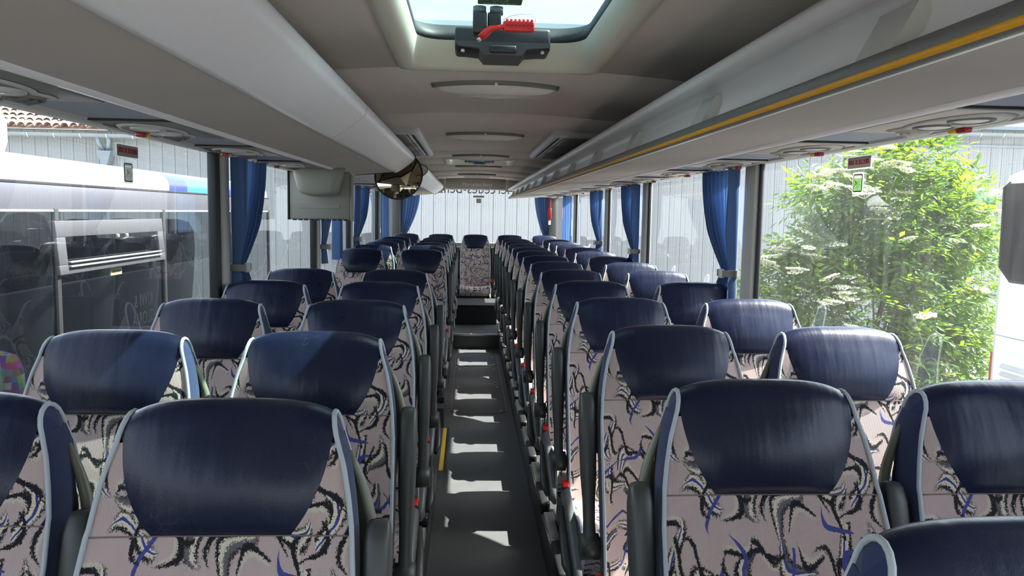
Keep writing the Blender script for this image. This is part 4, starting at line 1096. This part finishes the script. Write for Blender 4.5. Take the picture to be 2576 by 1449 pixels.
nb(4.193, 4.20, -4, 5.9, .70, .706, .002).build('body_seam', 'letter_grey', rc)
nb(4.24, 4.34, 5.96, 6.02, .0, .55, .02).build('tail_light', 'dark_red_plastic', rc)
for y in (-2.8, 3.2):
    MB().cyl((4.18 + ox, y + oy, .48), (4.5 + ox, y + oy, .48), .48, 28).build('wheel', 'rubber', rc)

# ------------------------------------------------------------------ elder shrub
sb = empty('elder_shrub', (4.3, 8.1, GZ), 'leafy green elder shrub with flat cream flower heads', 'shrub')
rnd = random.Random(11)
BL = [((4.35, 8.1, .4), (1.05, .9, 1.35)), ((4.6, 8.1, 1.55), (.72, .7, .75)), ((4.85, 8.1, 2.2), (.30, .35, .38)), ((5.2, 8.2, .9), (.55, .7, 1.0)), ((5.3, 8.2, 1.6), (.35, .5, .5)), ((3.75, 8.0, 1.85), (.45, .45, .26)), ((3.45, 8.0, .75), (.60, .6, .5)), ((3.5, 8.0, 1.25), (.3, .4, .22)), ((4.2, 8.0, 2.15), (.3, .35, .24)), ((4.2, 8.0, -.4), (1.2, .9, .7)), ((3.15, 8.0, .25), (.35, .5, .5)), ((5.1, 8.1, -.3), (.7, .8, .8))]
WT = [a[1][0] * a[1][1] * a[1][2] for a in BL]; WT = [w ** .67 for w in WT]
def on_blob(shell=(.62, 1.04)):
    c, r = rnd.choices(BL, WT)[0]
    d = Vector((rnd.gauss(0, 1), rnd.gauss(0, 1), rnd.gauss(0, 1))).normalized(); k = rnd.uniform(*shell)
    return Vector((c[0] + d.x * r[0] * k, c[1] + d.y * r[1] * k, c[2] + d.z * r[2] * k)), d
m = MB()
def leaflet(m, p, d, up, L, W):
    sd2 = d.cross(up).normalized(); b = p; q = p + d * L * .5 - up * L * .03; e = p + d * L - up * L * .16
    m.add([b, q + sd2 * W, q + up * W * -.25, q - sd2 * W, e], [(0, 1, 2), (0, 2, 3), (1, 4, 2), (2, 4, 3)])
for i in range(8500):
    p, n = on_blob()
    ax = (n * .7 + Vector((rnd.uniform(-1, 1), rnd.uniform(-1, 1), rnd.uniform(-.5, .7)))).normalized()
    up = (Vector((0, 0, 1)) + n * .5 + Vector((rnd.uniform(-.5, .5), rnd.uniform(-.5, .5), 0))).normalized()
    sdv = ax.cross(up).normalized(); up = sdv.cross(ax).normalized()
    L = rnd.uniform(.07, .12)
    for k in range(3):
        b = p + ax * (.035 + .045 * k) * L / .075
        if k < 2:
            for sg in (-1, 1): leaflet(m, b, (ax * .5 + sdv * sg).normalized(), up, L, L * .20)
        else: leaflet(m, b, ax, up, L * 1.1, L * .22)
fo = m.build('foliage', 'leaf', sb); fo['kind'] = 'stuff'
fo.matrix_parent_inverse = Matrix.Translation((-4.3, -8.1, -GZ))
m = MB()
for i in range(46):
    p, n = on_blob((.5, .9))
    b = Vector((4.3 + rnd.uniform(-.25, .25), 8.1 + rnd.uniform(-.2, .2), GZ)); md = b.lerp(p, .5) + Vector((0, 0, .35))
    m.tube([b, b.lerp(md, .6), md, p], [.022, .018, .012, .005], 6)
br = m.build('branches', 'bark', sb); br['kind'] = 'stuff'; br.matrix_parent_inverse = Matrix.Translation((-4.3, -8.1, -GZ))
# flat cream umbels
um = MB(); ur = random.Random(3)
for i in range(80):
    a = ur.uniform(0, 2 * pi); r = .085 * sqrt(ur.random()); c = Vector((r * cos(a), r * sin(a), .008 * ur.random() - r * r * 1.2))
    k = ur.uniform(.009, .015)
    um.add([c + Vector(v) * k for v in ((1, 0, 0), (0, 1, 0), (-1, 0, 0), (0, -1, 0), (0, 0, .8), (0, 0, -.6))], [(0, 1, 4), (1, 2, 4), (2, 3, 4), (3, 0, 4), (1, 0, 5), (2, 1, 5), (3, 2, 5), (0, 3, 5)], True)
for i in range(7):
    a = i * 2 * pi / 7; um.tube([(0, 0, -.04), (.06 * cos(a), .06 * sin(a), -.006)], .002, 4)
ume = um.mesh('flower_head', 'umbel')
for i in range(95):
    c, r = BL[rnd.choice([0, 1, 2, 5, 5, 5, 6, 6, 6, 6, 7, 7, 8, 8, 10, 10, 4, 0])]
    a = rnd.uniform(-2.9, -.2); el = rnd.uniform(.0, 1.3)
    p = Vector((c[0] + r[0] * cos(a) * cos(el) * 1.10, c[1] + r[1] * sin(a) * cos(el) * 1.10, c[2] + r[2] * sin(el) * 1.14))
    o = obj('flower_head', ume, sb); o.location = p - Vector((4.3, 8.1, GZ))
    o.rotation_euler = (rnd.uniform(-.1, .45), rnd.uniform(-.25, .25), rnd.uniform(0, 6)); k = rnd.uniform(.8, 1.35); o.scale = (k, k, k)
